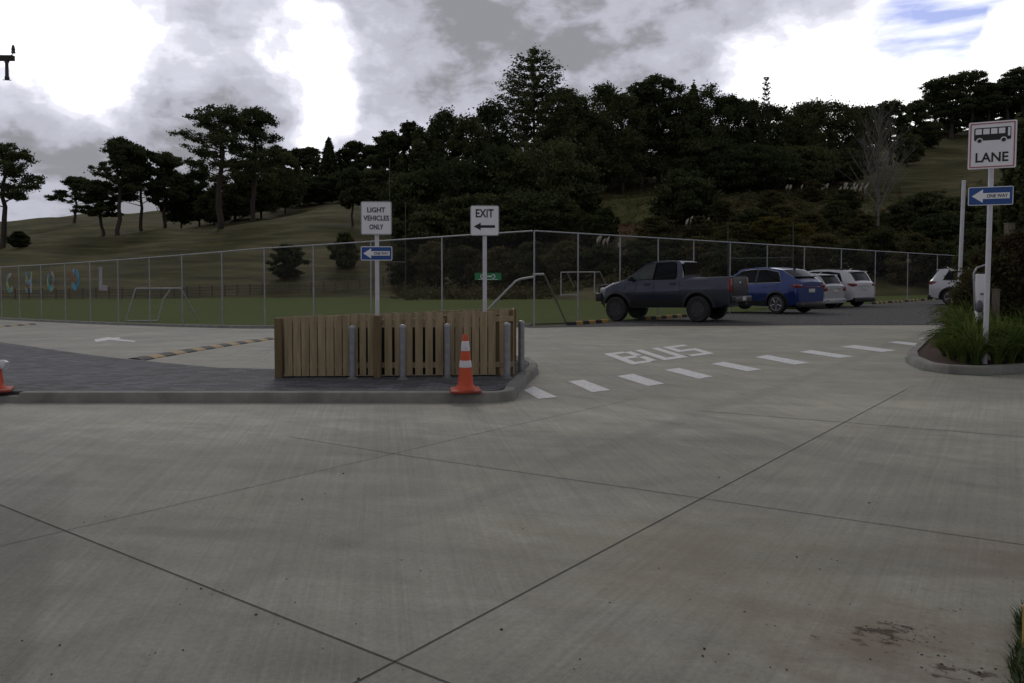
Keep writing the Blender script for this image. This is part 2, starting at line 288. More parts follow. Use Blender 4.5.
def grass_material(name, ca, cb, cc, hill=False):
    m = bpy.data.materials.new(name); m.use_nodes = True; t = m.node_tree; p = t.nodes['Principled BSDF']; L = t.links
    P = N(t, 'ShaderNodeNewGeometry').outputs['Position']
    def noise(scale, sq, det=6):
        q = N(t, 'ShaderNodeMapping'); q.inputs['Scale'].default_value = sq; L.new(P, q.inputs[0])
        n = N(t, 'ShaderNodeTexNoise'); n.inputs['Scale'].default_value = scale; n.inputs['Detail'].default_value = det; n.inputs['Roughness'].default_value = .65; L.new(q.outputs[0], n.inputs['Vector']); return n.outputs['Fac']
    a = noise(.12 if hill else .2, (1, 1, 1)); b = noise(.55, (.22, .30, 3.6) if hill else (1, 1, 1), 8); c = noise(9, (1, 1, 1), 3)
    def rr(v, lo, hi):
        r = N(t, 'ShaderNodeMapRange'); L.new(v, r.inputs[0]); r.inputs[1].default_value = lo; r.inputs[2].default_value = hi; return r.outputs[0]
    x = N(t, 'ShaderNodeMix', data_type='RGBA'); L.new(rr(a, .35, .65), x.inputs[0]); x.inputs[6].default_value = (*ca, 1); x.inputs[7].default_value = (*cb, 1)
    y = N(t, 'ShaderNodeMix', data_type='RGBA'); L.new(rr(b, .38, .66), y.inputs[0]); L.new(x.outputs[2], y.inputs[6]); y.inputs[7].default_value = (*cc, 1)
    colr = y.outputs[2]
    if hill:
        for (cx_, cy_), rad_, cc_ in (((19.5, 112), 9, (.135, .085, .05)), ((23, 126), 13, (.115, .115, .045)), ((47, 84), 6, (.13, .075, .045)), ((12, 100), 6, (.12, .09, .06))):
            q = N(t, 'ShaderNodeVectorMath', operation='SUBTRACT'); L.new(P, q.inputs[0]); q.inputs[1].default_value = (cx_, cy_, 0)
            q2 = N(t, 'ShaderNodeVectorMath', operation='MULTIPLY'); L.new(q.outputs[0], q2.inputs[0]); q2.inputs[1].default_value = (1, 1, 0)
            ln = N(t, 'ShaderNodeVectorMath', operation='LENGTH'); L.new(q2.outputs[0], ln.inputs[0])
            k_ = math_(t, 'ADD', math_(t, 'DIVIDE', ln.outputs['Value'], -rad_), math_(t, 'MULTIPLY', b, 1.9))
            z_ = N(t, 'ShaderNodeMix', data_type='RGBA'); L.new(rr(k_, -.05, .25), z_.inputs[0]); L.new(colr, z_.inputs[6]); z_.inputs[7].default_value = (*cc_, 1); colr = z_.outputs[2]
    s = N(t, 'ShaderNodeVectorMath', operation='SCALE'); L.new(colr, s.inputs[0]); L.new(math_(t, 'ADD', math_(t, 'MULTIPLY', c, .8), .6), s.inputs['Scale'])
    L.new(s.outputs[0], p.inputs['Base Color']); p.inputs['Roughness'].default_value = .95; p.inputs['Specular IOR Level'].default_value = .1
    bu = N(t, 'ShaderNodeBump'); bu.inputs['Strength'].default_value = .6; bu.inputs['Distance'].default_value = .08; L.new(c, bu.inputs['Height']); L.new(bu.outputs[0], p.inputs['Normal'])
    return m
M['concrete'] = concrete_material()
M['field'] = grass_material('field_turf', (.054, .074, .013), (.074, .090, .020), (.056, .082, .013))
M['hill'] = grass_material('hill_pasture', (.088, .082, .034), (.125, .108, .050), (.040, .040, .018), True)

# ------------------------------------------------------------------ helpers
def link(o, parent=None):
    COL.objects.link(o)
    if parent is not None: o.parent = parent
    return o
def tag(o, label=None, cat=None, group=None, kind=None):
    if label: o['label'] = label
    if cat: o['category'] = cat
    if group: o['group'] = group
    if kind: o['kind'] = kind
    return o
def empty(name, loc, rz=0.0):
    o = bpy.data.objects.new(name, None); o.location = loc; o.rotation_euler = (0, 0, rz); o.empty_display_size = .2; return link(o)
def obj(name, bm, m, parent=None, smooth=None):
    me = bpy.data.meshes.new(name); bm.normal_update(); bm.to_mesh(me); bm.free()
    for x in (m if isinstance(m, (list, tuple)) else [m]): me.materials.append(x)
    if smooth is not None:
        me.polygons.foreach_set('use_smooth', [True] * len(me.polygons)); me.set_sharp_from_angle(angle=R(smooth))
    return link(bpy.data.objects.new(name, me), parent)
def npmesh(name, V, Q, m, parent=None, mids=None, smooth=False):
    me = bpy.data.meshes.new(name); V = np.asarray(V, np.float32); Q = np.asarray(Q, np.int32); k = Q.shape[1]
    me.vertices.add(len(V)); me.vertices.foreach_set('co', V.ravel())
    me.loops.add(Q.size); me.loops.foreach_set('vertex_index', Q.ravel())
    me.polygons.add(len(Q)); me.polygons.foreach_set('loop_start', np.arange(0, Q.size, k, dtype=np.int32))
    for x in (m if isinstance(m, (list, tuple)) else [m]): me.materials.append(x)
    if mids is not None: me.polygons.foreach_set('material_index', np.asarray(mids, np.int32))
    if smooth: me.polygons.foreach_set('use_smooth', [True] * len(Q))
    me.update(calc_edges=True); return link(bpy.data.objects.new(name, me), parent)
def box(bm, c, s, bev=0.0, rot=None, mi=0):
    r = bmesh.ops.create_cube(bm, size=1.0); v = r['verts']
    bmesh.ops.scale(bm, vec=s, verts=v)
    fs = list({f for x in v for f in x.link_faces})
    if bev:
        e = list({e for x in v for e in x.link_edges})
        q = bmesh.ops.bevel(bm, geom=e, offset=bev, segments=2, affect='EDGES', profile=.5)
        v = list({x for f in q['faces'] for x in f.verts} | {x for x in v if x.is_valid})
        fs = list({f for x in v for f in x.link_faces})
    if rot is not None: bmesh.ops.rotate(bm, cent=(0, 0, 0), matrix=rot, verts=v)
    bmesh.ops.translate(bm, vec=c, verts=v)
    for f in fs: f.material_index = mi
    return v
def tube(bm, pts, r, n=8, mi=0, cap=True):
    pts = [Vector(p) for p in pts]; rs = r if isinstance(r, (list, tuple)) else [r] * len(pts); rings = []
    prev = None
    for i, p in enumerate(pts):
        d = (pts[min(i + 1, len(pts) - 1)] - pts[max(i - 1, 0)]).normalized()
        a = Vector((0, 0, 1)) if abs(d.z) < .9 else Vector((1, 0, 0))
        if prev is not None: a = prev
        u = d.cross(a)
        u = (u if u.length > 1e-6 else d.orthogonal()).normalized(); w = u.cross(d).normalized(); prev = w
        rings.append([bm.verts.new(p + (u * math.cos(6.28318 * k / n) + w * math.sin(6.28318 * k / n)) * rs[i]) for k in range(n)])
    for a, b in zip(rings, rings[1:]):
        for k in range(n):
            f = bm.faces.new((a[k], a[(k + 1) % n], b[(k + 1) % n], b[k])); f.material_index = mi
    if cap:
        for q in (rings[0][::-1], rings[-1]):
            f = bm.faces.new(q); f.material_index = mi
def lathe(bm, prof, n=24, axis='z', mi=0, c=(0, 0, 0)):
    rings = []
    for r_, h in prof:
        ring = []
        for k in range(n):
            a = 6.2831853 * k / n; x, y = r_ * math.cos(a), r_ * math.sin(a)
            p = (x, y, h) if axis == 'z' else (x, h, y)
            ring.append(bm.verts.new(Vector(p) + Vector(c)))
        rings.append(ring)
    for a, b in zip(rings, rings[1:]):
        for k in range(n):
            f = bm.faces.new((a[k], a[(k + 1) % n], b[(k + 1) % n], b[k])); f.material_index = mi
    for q in (rings[0][::-1], rings[-1]):
        if (q[0].co - q[n // 2].co).length > 1e-4: bm.faces.new(q).material_index = mi
    bmesh.ops.recalc_face_normals(bm, faces=bm.faces)
def prism(bm, pts, z0, z1, mi=0):
    a = [bm.verts.new((p[0], p[1], z0)) for p in pts]; b = [bm.verts.new((p[0], p[1], z1)) for p in pts]; n = len(pts)
    fs = [bm.faces.new(b), bm.faces.new(a[::-1])]
    for k in range(n): fs.append(bm.faces.new((a[k], a[(k + 1) % n], b[(k + 1) % n], b[k])))
    for f in fs: f.material_index = mi
    bmesh.ops.recalc_face_normals(bm, faces=fs); return fs
def text_mesh(s, h, w=None, thick=.004, weight=.0):
    """lettering as a mesh in the xz plane, facing -y, centred on the origin"""
    c = bpy.data.curves.new('lettering', 'FONT'); c.body = s; c.size = 1; c.offset = weight; c.extrude = .001; c.resolution_u = 3; c.align_x = 'CENTER'
    o = bpy.data.objects.new('lettering', c); COL.objects.link(o)
    bpy.context.view_layer.update()
    me = bpy.data.meshes.new_from_object(o.evaluated_get(bpy.context.evaluated_depsgraph_get()))
    bpy.data.objects.remove(o); bpy.data.curves.remove(c)
    co = np.empty(len(me.vertices) * 3, np.float32); me.vertices.foreach_get('co', co); co = co.reshape(-1, 3)
    mn, mxx = co.min(0), co.max(0); k = h / (mxx[1] - mn[1]); kx = (w / (mxx[0] - mn[0])) if w else k
    out = np.empty_like(co); out[:, 0] = (co[:, 0] - (mn[0] + mxx[0]) / 2) * kx; out[:, 2] = (co[:, 1] - (mn[1] + mxx[1]) / 2) * k
    out[:, 1] = -np.sign(co[:, 2]) * thick / 2
    me.vertices.foreach_set('co', out.ravel()); me.update(); return me
def lettering(name, s, h, w, m, parent, loc, weight=0.0, thick=.004):
    me = text_mesh(s, h, w, thick, weight); me.materials.clear(); me.materials.append(m); me.name = name
    o = bpy.data.objects.new(name, me); o.location = loc; return link(o, parent)

# ------------------------------------------------------------------ ground sheets
def clip_sheet(name, xs, ys, planes, dz, m, kind='structure'):
    bm = bmesh.new()
    V = [[bm.verts.new((x, y, 0)) for x in xs] for y in ys]
    for j in range(len(ys) - 1):
        for i in range(len(xs) - 1): bm.faces.new((V[j][i], V[j][i + 1], V[j + 1][i + 1], V[j + 1][i]))
    for co, no in planes:               # keep the side the normal points to
        g = bm.verts[:] + bm.edges[:] + bm.faces[:]
        bmesh.ops.bisect_plane(bm, geom=g, plane_co=co, plane_no=no, clear_inner=True)
    for v in bm.verts: v.co.z = G(v.co.x, v.co.y) + dz
    o = obj(name, bm, m, smooth=40); return tag(o, kind=kind)
FC = Vector((.66, 22.0, 0)); FL1 = Vector((-9.2, 26.6, 0)); FL2 = Vector((-28.2, 40.7, 0)); FR1 = Vector((27.9, 47.9, 0))
FLEND = FL2 + (FL2 - FL1) * .35; FREND = FR1 + (FR1 - FC) * .5
def n2(a, b):                            # normal to the left of a->b
    d = (b - a).normalized(); return Vector((-d.y, d.x, 0))
xs = [-420, -250, -150, -100, -70] + [x * 2.0 for x in range(-28, 29)] + [70, 100, 150, 250, 420]
ys = [-120, -60, -30, -10] + [y * 1.5 for y in range(0, 45)] + [75, 90, 105]
road = clip_sheet('road', xs, ys, [], 0.0, M['concrete'])
gx = np.arange(-110, 111, 2.5); gy = np.arange(18, 104, 2.5)
clip_sheet('field', gx, gy, [(FC, n2(FC, FR1)), (FC, n2(FL1, FC)), (FL1, n2(FL2, FL1))], .012, M['field'])
GE = gp(760, 325.5).y
bmq = [(Vector((0, GE, 0)), Vector((0, 1, 0))), (FC + n2(FC, FR1) * -.25, n2(FR1, FC))]
clip_sheet('gravel', np.arange(-2, 70, 1.5), np.arange(18, 80, 1.5), bmq, .010, M['gravel'])
# loose stones of the car park
def ground_strip(bm, a, b, w, dz, seg=1.0, mi=0):
    a = Vector((a.x, a.y, 0)); b = Vector((b.x, b.y, 0)); L = (b - a).length; n = max(1, int(L / seg)); s = n2(a, b) * w / 2
    prev = None
    for i in range(n + 1):
        p = a.lerp(b, i / n); q = [bm.verts.new((r.x, r.y, G(r.x, r.y) + dz)) for r in (p + s, p - s)]
        if prev: bm.faces.new((prev[0], prev[1], q[1], q[0])).material_index = mi
        prev = q
    bmesh.ops.recalc_face_normals(bm, faces=bm.faces)
for a, b, w in [((-60, 481), (470, 691.8), .0075), ((330, 696.3), (908, 388.5), .008), ((400, 455), (1060, 550.2), .0065), ((-20, 551), (520, 424), .005), ((520, 424), (640, 398), .005),
                ((400, 455), (290, 437), .006), ((700, 411), (1060, 440), .010)]:
    bm = bmesh.new(); ground_strip(bm, gp(*a), gp(*b), w, .003); tag(obj('road_joint', bm, M['joint']), kind='structure')

# ------------------------------------------------------------------ painted markings
def quad_mark(bm, q, dz=.004):
    v = [bm.verts.new(gp(x, y, dz)) for x, y in q]; f = bm.faces.new(v); f.normal_update()
    if f.normal.z < 0: f.normal_flip()
DASH = [((523.8, 390), (533.6, 386.1), (557, 396.9), (538.4, 398.8)), ((568.3, 381.3), (583.4, 379.7), (610.7, 390), (592.1, 392.2)), ((616.6, 376), (633.2, 373.8), (664.4, 383.6), (647.8, 385.9)),
        ((664.4, 369.9), (679, 367.8), (713.2, 376.4), (698.6, 378.7)), ((710.8, 363.7), (723.6, 361.7), (761.8, 369.3), (747.2, 371.3)), ((755, 357), (767.4, 354.9), (810, 362.8), (794.3, 364.6)),
        ((798.8, 351.8), (811.2, 350), (853.9, 356.3), (839.3, 357.9)), ((840.4, 346.6), (855, 345), (896.5, 350.2), (881.9, 352)), ((887.6, 342.1), (897.7, 341.2), (922, 343.7), (914, 345.6)), ((918, 338.6), (926, 337.2), (938, 338.6), (929, 340))]
for q in DASH:
    bm = bmesh.new(); quad_mark(bm, q); tag(obj('road_marking', bm, M['paint']), kind='structure')
TL, BL, BR, TR = [gp(x, y) for x, y in ((603.5, 354), (632, 364.8), (714.5, 353.6), (683.5, 344.8))]
def bus(u, v): p = (TL.lerp(TR, u)).lerp(BL.lerp(BR, u), v); return p
def strokes(name, rects):
    bm = bmesh.new()
    for u0, v0, u1, v1 in rects:
        k = [bm.verts.new(bus(u, v) + Vector((0, 0, .004))) for u, v in ((u0, v0), (u1, v0), (u1, v1), (u0, v1))]
        f = bm.faces.new(k); f.normal_update()
        if f.normal.z < 0: f.normal_flip()
    bmesh.ops.remove_doubles(bm, verts=bm.verts, dist=.0005)
    tag(obj(name, bm, M['paint']), kind='structure')
strokes('road_letter', [(0, 0, .085, 1), (.085, 0, .22, .14), (.085, .42, .22, .58), (.085, .86, .22, 1), (.22, .06, .30, .45), (.22, .55, .30, .94)])
strokes('road_letter', [(.36, 0, .445, 1), (.445, .85, .57, 1), (.57, 0, .655, 1)])
strokes('road_letter', [(.71, 0, 1.0, .15), (.71, .15, .795, .42), (.71, .42, 1.0, .57), (.915, .57, 1.0, .85), (.71, .85, 1.0, 1)])
bm = bmesh.new()
for q in [((94, 339.5), (108, 337.2), (118, 338.5), (96, 341.8)), ((108, 338), (119, 337.3), (121, 338.4), (112, 339.2)), ((112, 338.2), (136, 341), (134, 341.9), (109, 339.6))]: quad_mark(bm, q)
tag(obj('road_arrow', bm, M['paint']), kind='structure')

# ------------------------------------------------------------------ footpath island, kerbs
KY = 8.86
def kerb_run(name, pts, w, h, side=1, mi=None, hs=None):
    """kerb whose outer foot follows pts; side=+1 puts the body to the left of travel"""
    bm = bmesh.new(); n = len(pts); rings = []
    for i, p in enumerate(pts):
        a = pts[max(i - 1, 0)]; b = pts[min(i + 1, n - 1)]; s = n2(a, b) * side; hh = hs[i] if hs else h
        prof = [(0, -.05), (.012, hh - .03), (.035, hh), (w, hh), (w, -.05)]
        rings.append([bm.verts.new((p.x + s.x * k, p.y + s.y * k, G(p.x, p.y) + z)) for k, z in prof])
    for a, b in zip(rings, rings[1:]):
        for k in range(4): bm.faces.new((a[k], a[k + 1], b[k + 1], b[k]))
    bm.faces.new(rings[0]); bm.faces.new(rings[-1][::-1]); bmesh.ops.recalc_face_normals(bm, faces=bm.faces)
    return tag(obj(name, bm, M['kerb'], smooth=35), kind='structure')
def V2(x, y): return Vector((x, y, 0))
corner = [V2(-.28 + .34 * math.sin(a), KY + .34 - .34 * math.cos(a)) for a in [R(d) for d in range(0, 81, 16)]]
front = [V2(x, KY) for x in (-13, -8, -5.95)] ; front2 = [V2(x, KY) for x in (-5.95, -4, -2, -.9)]
rightside = [V2(.09, 9.6), V2(.26, 10.6), V2(.40, 11.3), V2(.42, 11.8), V2(.3, 12.6)]
kerb_run('kerb', front, .15, .075, 1); kerb_run('kerb', front2 + corner + rightside, .15, .12, 1)
bm = bmesh.new()
inner = [V2(-13, KY + .15), V2(-.45, KY + .15), V2(-.2, KY + .25), V2(-.09, KY + .42), V2(-.06, 9.65), V2(.11, 10.65), V2(.25, 11.35), V2(.26, 11.9), V2(.12, 12.7), V2(0, 13.1), V2(-2.6, 12.0)]
bk_ = [gp(x, y, .10) for x, y in ((273, 370), (219, 369), (164, 364.3), (96, 358), (0, 349.8), (-80, 343))]
inner += [V2(p.x, p.y) for p in bk_]
prism(bm, inner, -.05, .116)
tag(obj('footpath', bm, M['paving']), kind='structure')
bm = bmesh.new()
for a, b in zip(bk_, bk_[1:]):
    s = n2(a, b) * .05
    prism(bm, [a, b, b - s, a - s], -.03, .113)
tag(obj('footpath_edge', bm, M['kerb']), kind='structure')
# kerb line under the left fence
dl = [(FC.lerp(FL1, k / 6)) for k in range(7)] + [FL1.lerp(FLEND, k / 10) for k in range(1, 11)]
kerb_run('kerb', [p + Vector((-.15, -.3, 0)) for p in dl], .18, .10, -1)
# planter kerb
pk = [gp(x, y) for x, y in ((950, 325), (938, 331.5), (918, 347), (907, 357), (908, 363), (923, 370.3), (948, 374), (984, 375.5), (1024, 373), (1120, 366), (1200, 361))]
pk = [V2(p.x, p.y) for p in pk]
kerb_run('kerb', pk, .16, .13, 1)
bm = bmesh.new()
for a, b in zip(pk[3:], pk[4:]):
    o_ = n2(a, b) * -.018; ground_strip(bm, a + o_, b + o_, .035, .004, .3)
tag(obj('kerb_marking', bm, M['kerbgreen']), kind='structure')
bm = bmesh.new()
pin = [p + n2(pk[max(i - 1, 0)], pk[min(i + 1, len(pk) - 1)]) * .155 for i, p in enumerate(pk)] + [V2(22, 30), V2(14, 24)]
prism(bm, pin, -.03, .105); tag(obj('planting_bed', bm, M['soil']), kind='structure')
tag(road, kind='structure')

# ------------------------------------------------------------------ hills
TY = [56, 62, 80, 100, 125, 155, 190, 230, 300, 420]
TT = {-600: [330, 316, 297.5, 262, 250, 242, 228, 222, 225, 250], 0: [330, 316, 297.5, 262, 246, 240, 222, 224, 226, 250], 100: [330, 316, 297.5, 258, 240, 236, 215, 217, 220, 245], 180: [330, 316, 297.5, 256, 232, 228, 212, 212, 214, 240],
      260: [330, 316, 297.5, 252, 224, 218, 205, 200, 200, 235], 340: [330, 316, 297.5, 248, 212, 206, 190, 185, 185, 230], 420: [326, 312, 294, 258, 225, 205, 190, 180, 180, 230], 520: [326, 312, 290, 255, 225, 200, 185, 178, 178, 230],
      600: [318, 303, 272, 245, 210, 185, 172, 165, 165, 220], 700: [318, 303, 265, 235, 205, 182, 168, 160, 160, 220], 780: [318, 303, 262, 235, 205, 185, 170, 160, 158, 220], 850: [318, 303, 262, 238, 208, 185, 165, 152, 150, 210],
      940: [318, 303, 262, 238, 212, 182, 156, 134, 138, 200], 1024: [318, 303, 262, 235, 203, 168, 139, 114, 120, 200], 1200: [318, 303, 262, 232, 195, 155, 120, 95, 100, 190], 1800: [318, 303, 262, 230, 190, 150, 110, 85, 90, 190]}
TX = sorted(TT); TA = np.array([TT[k] for k in TX], float)
def smooth_interp(v, xp, arr):
    i = int(np.clip(np.searchsorted(xp, v) - 1, 0, len(xp) - 2)); t = np.clip((v - xp[i]) / (xp[i + 1] - xp[i]), 0, 1); return i, t
def H(x, y):                             # hill height in metres at a ground point
    px = 512 + 740 * x / y
    i, t = smooth_interp(px, TX, None); j, s = smooth_interp(y, TY, None); t = t * t * (3 - 2 * t)
    py = (TA[i, j] * (1 - t) + TA[i + 1, j] * t) * (1 - s) + (TA[i, j + 1] * (1 - t) + TA[i + 1, j + 1] * t) * s
    z = EYE + (HOR - py) / 740 * y
    k = min(1, max(0, (y - 78) / 30))
    return z + k * (.55 * math.sin(x * .11 + y * .07) * math.sin(y * .13 - x * .05) + .22 * math.sin(x * .31 + 1.3 * math.sin(y * .21)) + .18 * math.sin(y * .9 + .8 * math.sin(x * .13)))
pxs = np.arange(-600, 1801, 10.0); yy = np.concatenate([np.arange(56, 160, 1.3), np.arange(160, 300, 3.0), np.arange(300, 430, 12)])
V = np.array([[(p - 512) / 740 * y, y, H((p - 512) / 740 * y, y)] for y in yy for p in pxs]); nx = len(pxs)
idx = np.arange((len(yy) - 1) * nx).reshape(-1, nx)[:, :-1].ravel()
tag(npmesh('hillside', V, np.stack([idx, idx + 1, idx + nx + 1, idx + nx], 1), M['hill'], smooth=True), kind='structure')
def hz(px, Y): x = (px - 512) / 740 * Y; return Vector((x, Y, max(H(x, Y), G(x, Y))))

# ------------------------------------------------------------------ foliage builders
def cards(C, size, flat=0.0, asp=1.8):
    """leaf sprays: one small bent quad per centre"""
    n = len(C); a = rng.normal(size=(n, 3)); a[:, 2] *= (1 - flat); a /= np.linalg.norm(a, axis=1)[:, None] + 1e-9
    b = rng.normal(size=(n, 3)); b -= (b * a).sum(1)[:, None] * a; b /= np.linalg.norm(b, axis=1)[:, None] + 1e-9
    s = size * rng.uniform(.55, 1.35, n)[:, None]
    V = np.stack([C - a * s * .5, C + b * s * .5 / asp * 1.1, C + a * s * .5, C - b * s * .5 / asp], 1).reshape(-1, 3)
    return V, np.arange(4 * n).reshape(n, 4)
def clump(c, r, n, shell=.45):
    d = rng.normal(size=(n, 3)); d /= np.linalg.norm(d, axis=1)[:, None]
    return np.asarray(c) + d * (.18 + np.abs(rng.normal(.55, .34, n)))[:, None] * np.asarray(r)
def limb(bm, a, b, r0, r1, wob=.04, n=5, seg=6):
    a, b = Vector(a), Vector(b); L = (b - a).length
    pts = [a.lerp(b, k / n) + Vector((random.uniform(-1, 1), random.uniform(-1, 1), random.uniform(-.4, .4))) * L * wob * (0 < k < n) for k in range(n + 1)]
    tube(bm, pts, [r0 + (r1 - r0) * k / n for k in range(n + 1)], seg, cap=False); return pts
PROTO = {}
def proto(kind, trunk_bm, centers, size, leaf, bark, flat=0.0, asp=1.8):
    root = bpy.data.objects.new('tree', None)
    tb = bpy.data.meshes.new('trunk'); trunk_bm.to_mesh(tb); trunk_bm.free(); tb.materials.append(M[bark])
    V, Q = cards(centers, size, flat, asp); o = npmesh('crown', V, Q, M[leaf]); cm = o.data; bpy.data.objects.remove(o)
    bpy.data.objects.remove(root); PROTO.setdefault(kind, []).append((tb, cm))
# every prototype is 1 m tall and 1 m wide, scaled where it stands
def umbrella(dense):
    bm = bmesh.new(); C = []; h = 20.0
    lean = Vector((random.uniform(-1, 1), random.uniform(-1, 1), 0)); top = Vector((0, 0, 16.5)) + lean
    tr = limb(bm, (0, 0, -1), top, .42, .16, .015, 8, 8)
    nb = 22 if dense else 16
    for k in range(nb):
        f = .40 + .57 * k / nb if dense else .50 + .48 * k / nb
        p = tr[0].lerp(tr[-1], f); a = k * 2.4 + random.uniform(-.5, .5)
        rr = (5.7 if not dense else 4.9) * (1.0 - .72 * max(0, (f - .62)) / .38) * random.uniform(.6, 1.06)
        e = p + Vector((math.cos(a) * rr, math.sin(a) * rr, random.uniform(1.0, 2.6))); limb(bm, p, e, .12, .03, .05, 4, 5)
        for q in range(8):
            c = p.lerp(e, random.uniform(.42, 1.06)); rad = rr * .20 + .25; c = c + Vector((random.uniform(-1, 1) * rad, random.uniform(-1, 1) * rad, random.uniform(-.1, .9)))
            s = random.uniform(.5, .95); C.append(clump(c, (1.0 * s, 1.0 * s, .55 * s), int((170 if dense else 135) * s)))
    for k in range(38):
        a = random.uniform(0, 6.28); r = 3.5 * random.random() ** .6; c = top + Vector((math.cos(a) * r, math.sin(a) * r, 2.5 - r * r * .16 + random.uniform(-1.0, .5)))
        s = random.uniform(.5, 1.0); C.append(clump(c, (1.0 * s, 1.0 * s, .62 * s), int(150 * s)))
    C = np.concatenate(C) / (12.0, 12.0, h); bmesh.ops.scale(bm, vec=(1 / 12, 1 / 12, 1 / h), verts=bm.verts); return bm, C
for k in range(3): bm, C = umbrella(False); proto('u', bm, C, 1, 'leaf_pine', 'bark')
for k in range(3): bm, C = umbrella(True); proto('p', bm, C, 1, 'leaf_pine', 'bark')
def bushy(n, low):
    bm = bmesh.new(); C = []; limb(bm, (0, 0, -.05), (0, 0, .7), .022, .008, .01, 6, 7)
    for k in range(n):
        zc = random.uniform(low, .93); w = (.5 * math.sin(math.pi * min(1, max(.12, (zc - low + .12) / (1.1 - low)))) ** .7) if low < .3 else .5 * math.sqrt(max(.05, 1 - ((zc - .6) / .42) ** 2))
        a = random.uniform(0, 6.28); r = w * random.uniform(.25, .88); s = random.uniform(.034, .082)
        c = (math.cos(a) * r, math.sin(a) * r, zc); C.append(clump(c, (s * 1.35, s * 1.35, s * .85), int(26000 * s * s) + 20))
        if k % 4 == 0: limb(bm, (0, 0, max(.1, zc - .25)), c, .008, .003, .03, 3, 4)
    return bm, np.concatenate(C)
for k in range(4): bm, C = bushy(150, .14); proto('b', bm, C, 1, 'leaf_dark', 'bark')
for k in range(3): bm, C = bushy(110, .08); proto('s', bm, C, 1, 'leaf_mid', 'bark')
for k in range(2): bm, C = bushy(100, .05); proto('g', bm, C, 1, 'leaf_scrub', 'bark')
def conifer(tiers, upturn, droop, pw_=.75):
    bm = bmesh.new(); C = []; limb(bm, (0, 0, -.05), (0, 0, .985), .02, .003, .004, 8, 7)
    for k in range(tiers):
        f = k / (tiers - 1); z = .16 + .80 * f; L = .5 * (1 - f) ** pw_ + .03; nb = 8 if k < tiers * .7 else 6
        for j in range(nb):
            a = 6.283 * j / nb + k * .9 + random.uniform(-.2, .2); l = L * random.uniform(.72, 1.08)
            tip = Vector((math.cos(a) * l, math.sin(a) * l, z + upturn * l - droop * l)); mid = Vector((math.cos(a) * l * .55, math.sin(a) * l * .55, z - droop * l * .4))
            tube(bm, [(0, 0, z), mid, tip], [.006 * (1 - f) + .002, .004 * (1 - f) + .0015, .001], 4, cap=False)
            m = int(30 + 800 * l)
            t = rng.uniform(.18, 1, m)[:, None]; P = (1 - t) * np.array((0, 0, z)) + t * (2 * t * (1 - t) * np.array(mid) / np.maximum(t, .01) * 0 + np.array(tip)) + np.array((0, 0, -1)) * (t * (1 - t)) * (.5 * upturn * l + .1 * l)
            P = P + rng.normal(size=(m, 3)) * np.array((.022, .022, .0055)) * (.5 + t * .6); C.append(P)
    C.append(clump((0, 0, .97), (.02, .02, .04), 40)); return bm, np.concatenate(C)
bm, C = conifer(17, .30, .10, .56); proto('n', bm, C, 1, 'leaf_dark', 'bark', .8)
bm, C = conifer(26, .05, .22); proto('c', bm, C, 1, 'leaf_dark', 'bark', .3)
def spire():
    bm = bmesh.new(); C = []; limb(bm, (0, 0, -.05), (0, 0, .99), .03, .006, .002, 8, 6)
    for k in range(17):
        z = .25 + .73 * k / 16; L = .40 * (1 - k / 17) ** .7 * random.uniform(.7, 1.1) + .05
        for j in range(5):
            a = 6.283 * j / 5 + k * .7; e = (math.cos(a) * L, math.sin(a) * L, z + .02); tube(bm, [(0, 0, z), e], [.008, .004], 4, cap=False)
            C.append(clump(e, (.07, .07, .009), 16)); C.append(clump([q * .55 for q in e[:2]] + [z], (.07, .07, .008), 9))
    return bm, np.concatenate(C)
bm, C = spire(); proto('a', bm, C, 1, 'leaf_dark', 'bark')
def bare():
    bm = bmesh.new(); tips = []
    def grow(p, d, L, r, lev):
        n = 4; pts = [p]; q = p
        for i in range(n):
            d = (d + Vector((random.uniform(-1, 1), random.uniform(-1, 1), random.uniform(-.3, 1.0))) * .10).normalized(); q = q + d * L / n; pts.append(q)
        tube(bm, pts, [r * (1 - .6 * i / n) for i in range(n + 1)], 5 if lev < 2 else 3, cap=False)
        if lev >= 4: return
        for k in range(6 if lev == 0 else 4):
            f = random.uniform(.25, 1) if lev else random.uniform(.22, 1); b = pts[int(f * n)]
            s = Vector((random.uniform(-1, 1), random.uniform(-1, 1), random.uniform(.1, .8))).normalized()
            grow(b, (d * .7 + s * .75).normalized(), L * random.uniform(.42, .66), r * .42, lev + 1)
    tube(bm, [(0, 0, -.02), (.012, .01, .3), (-.01, 0, .6), (.01, .01, .96)], [.011, .008, .005, .001], 6, cap=False)
    for k in range(34):
        z = .16 + .74 * (k / 34) ** .9; a = k * 2.4; t = 1 - (z - .16) / .9
        grow(Vector((0, 0, z)), Vector((math.cos(a) * .62, math.sin(a) * .62, 1)).normalized(), .34 * t + .08, .0042 * t + .0012, 2)
    return bm
SZ = {'u': .40, 'p': .42, 'b': .46, 's': .38, 'g': .36, 'n': .46, 'c': .50, 'a': .30}
NAME = {'u': 'pine_tree', 'p': 'pine_tree', 'b': 'bushy_tree', 's': 'shrub', 'g': 'shrub', 'n': 'conifer_tree', 'c': 'conifer_tree', 'a': 'spire_tree'}
RESIZED = {}
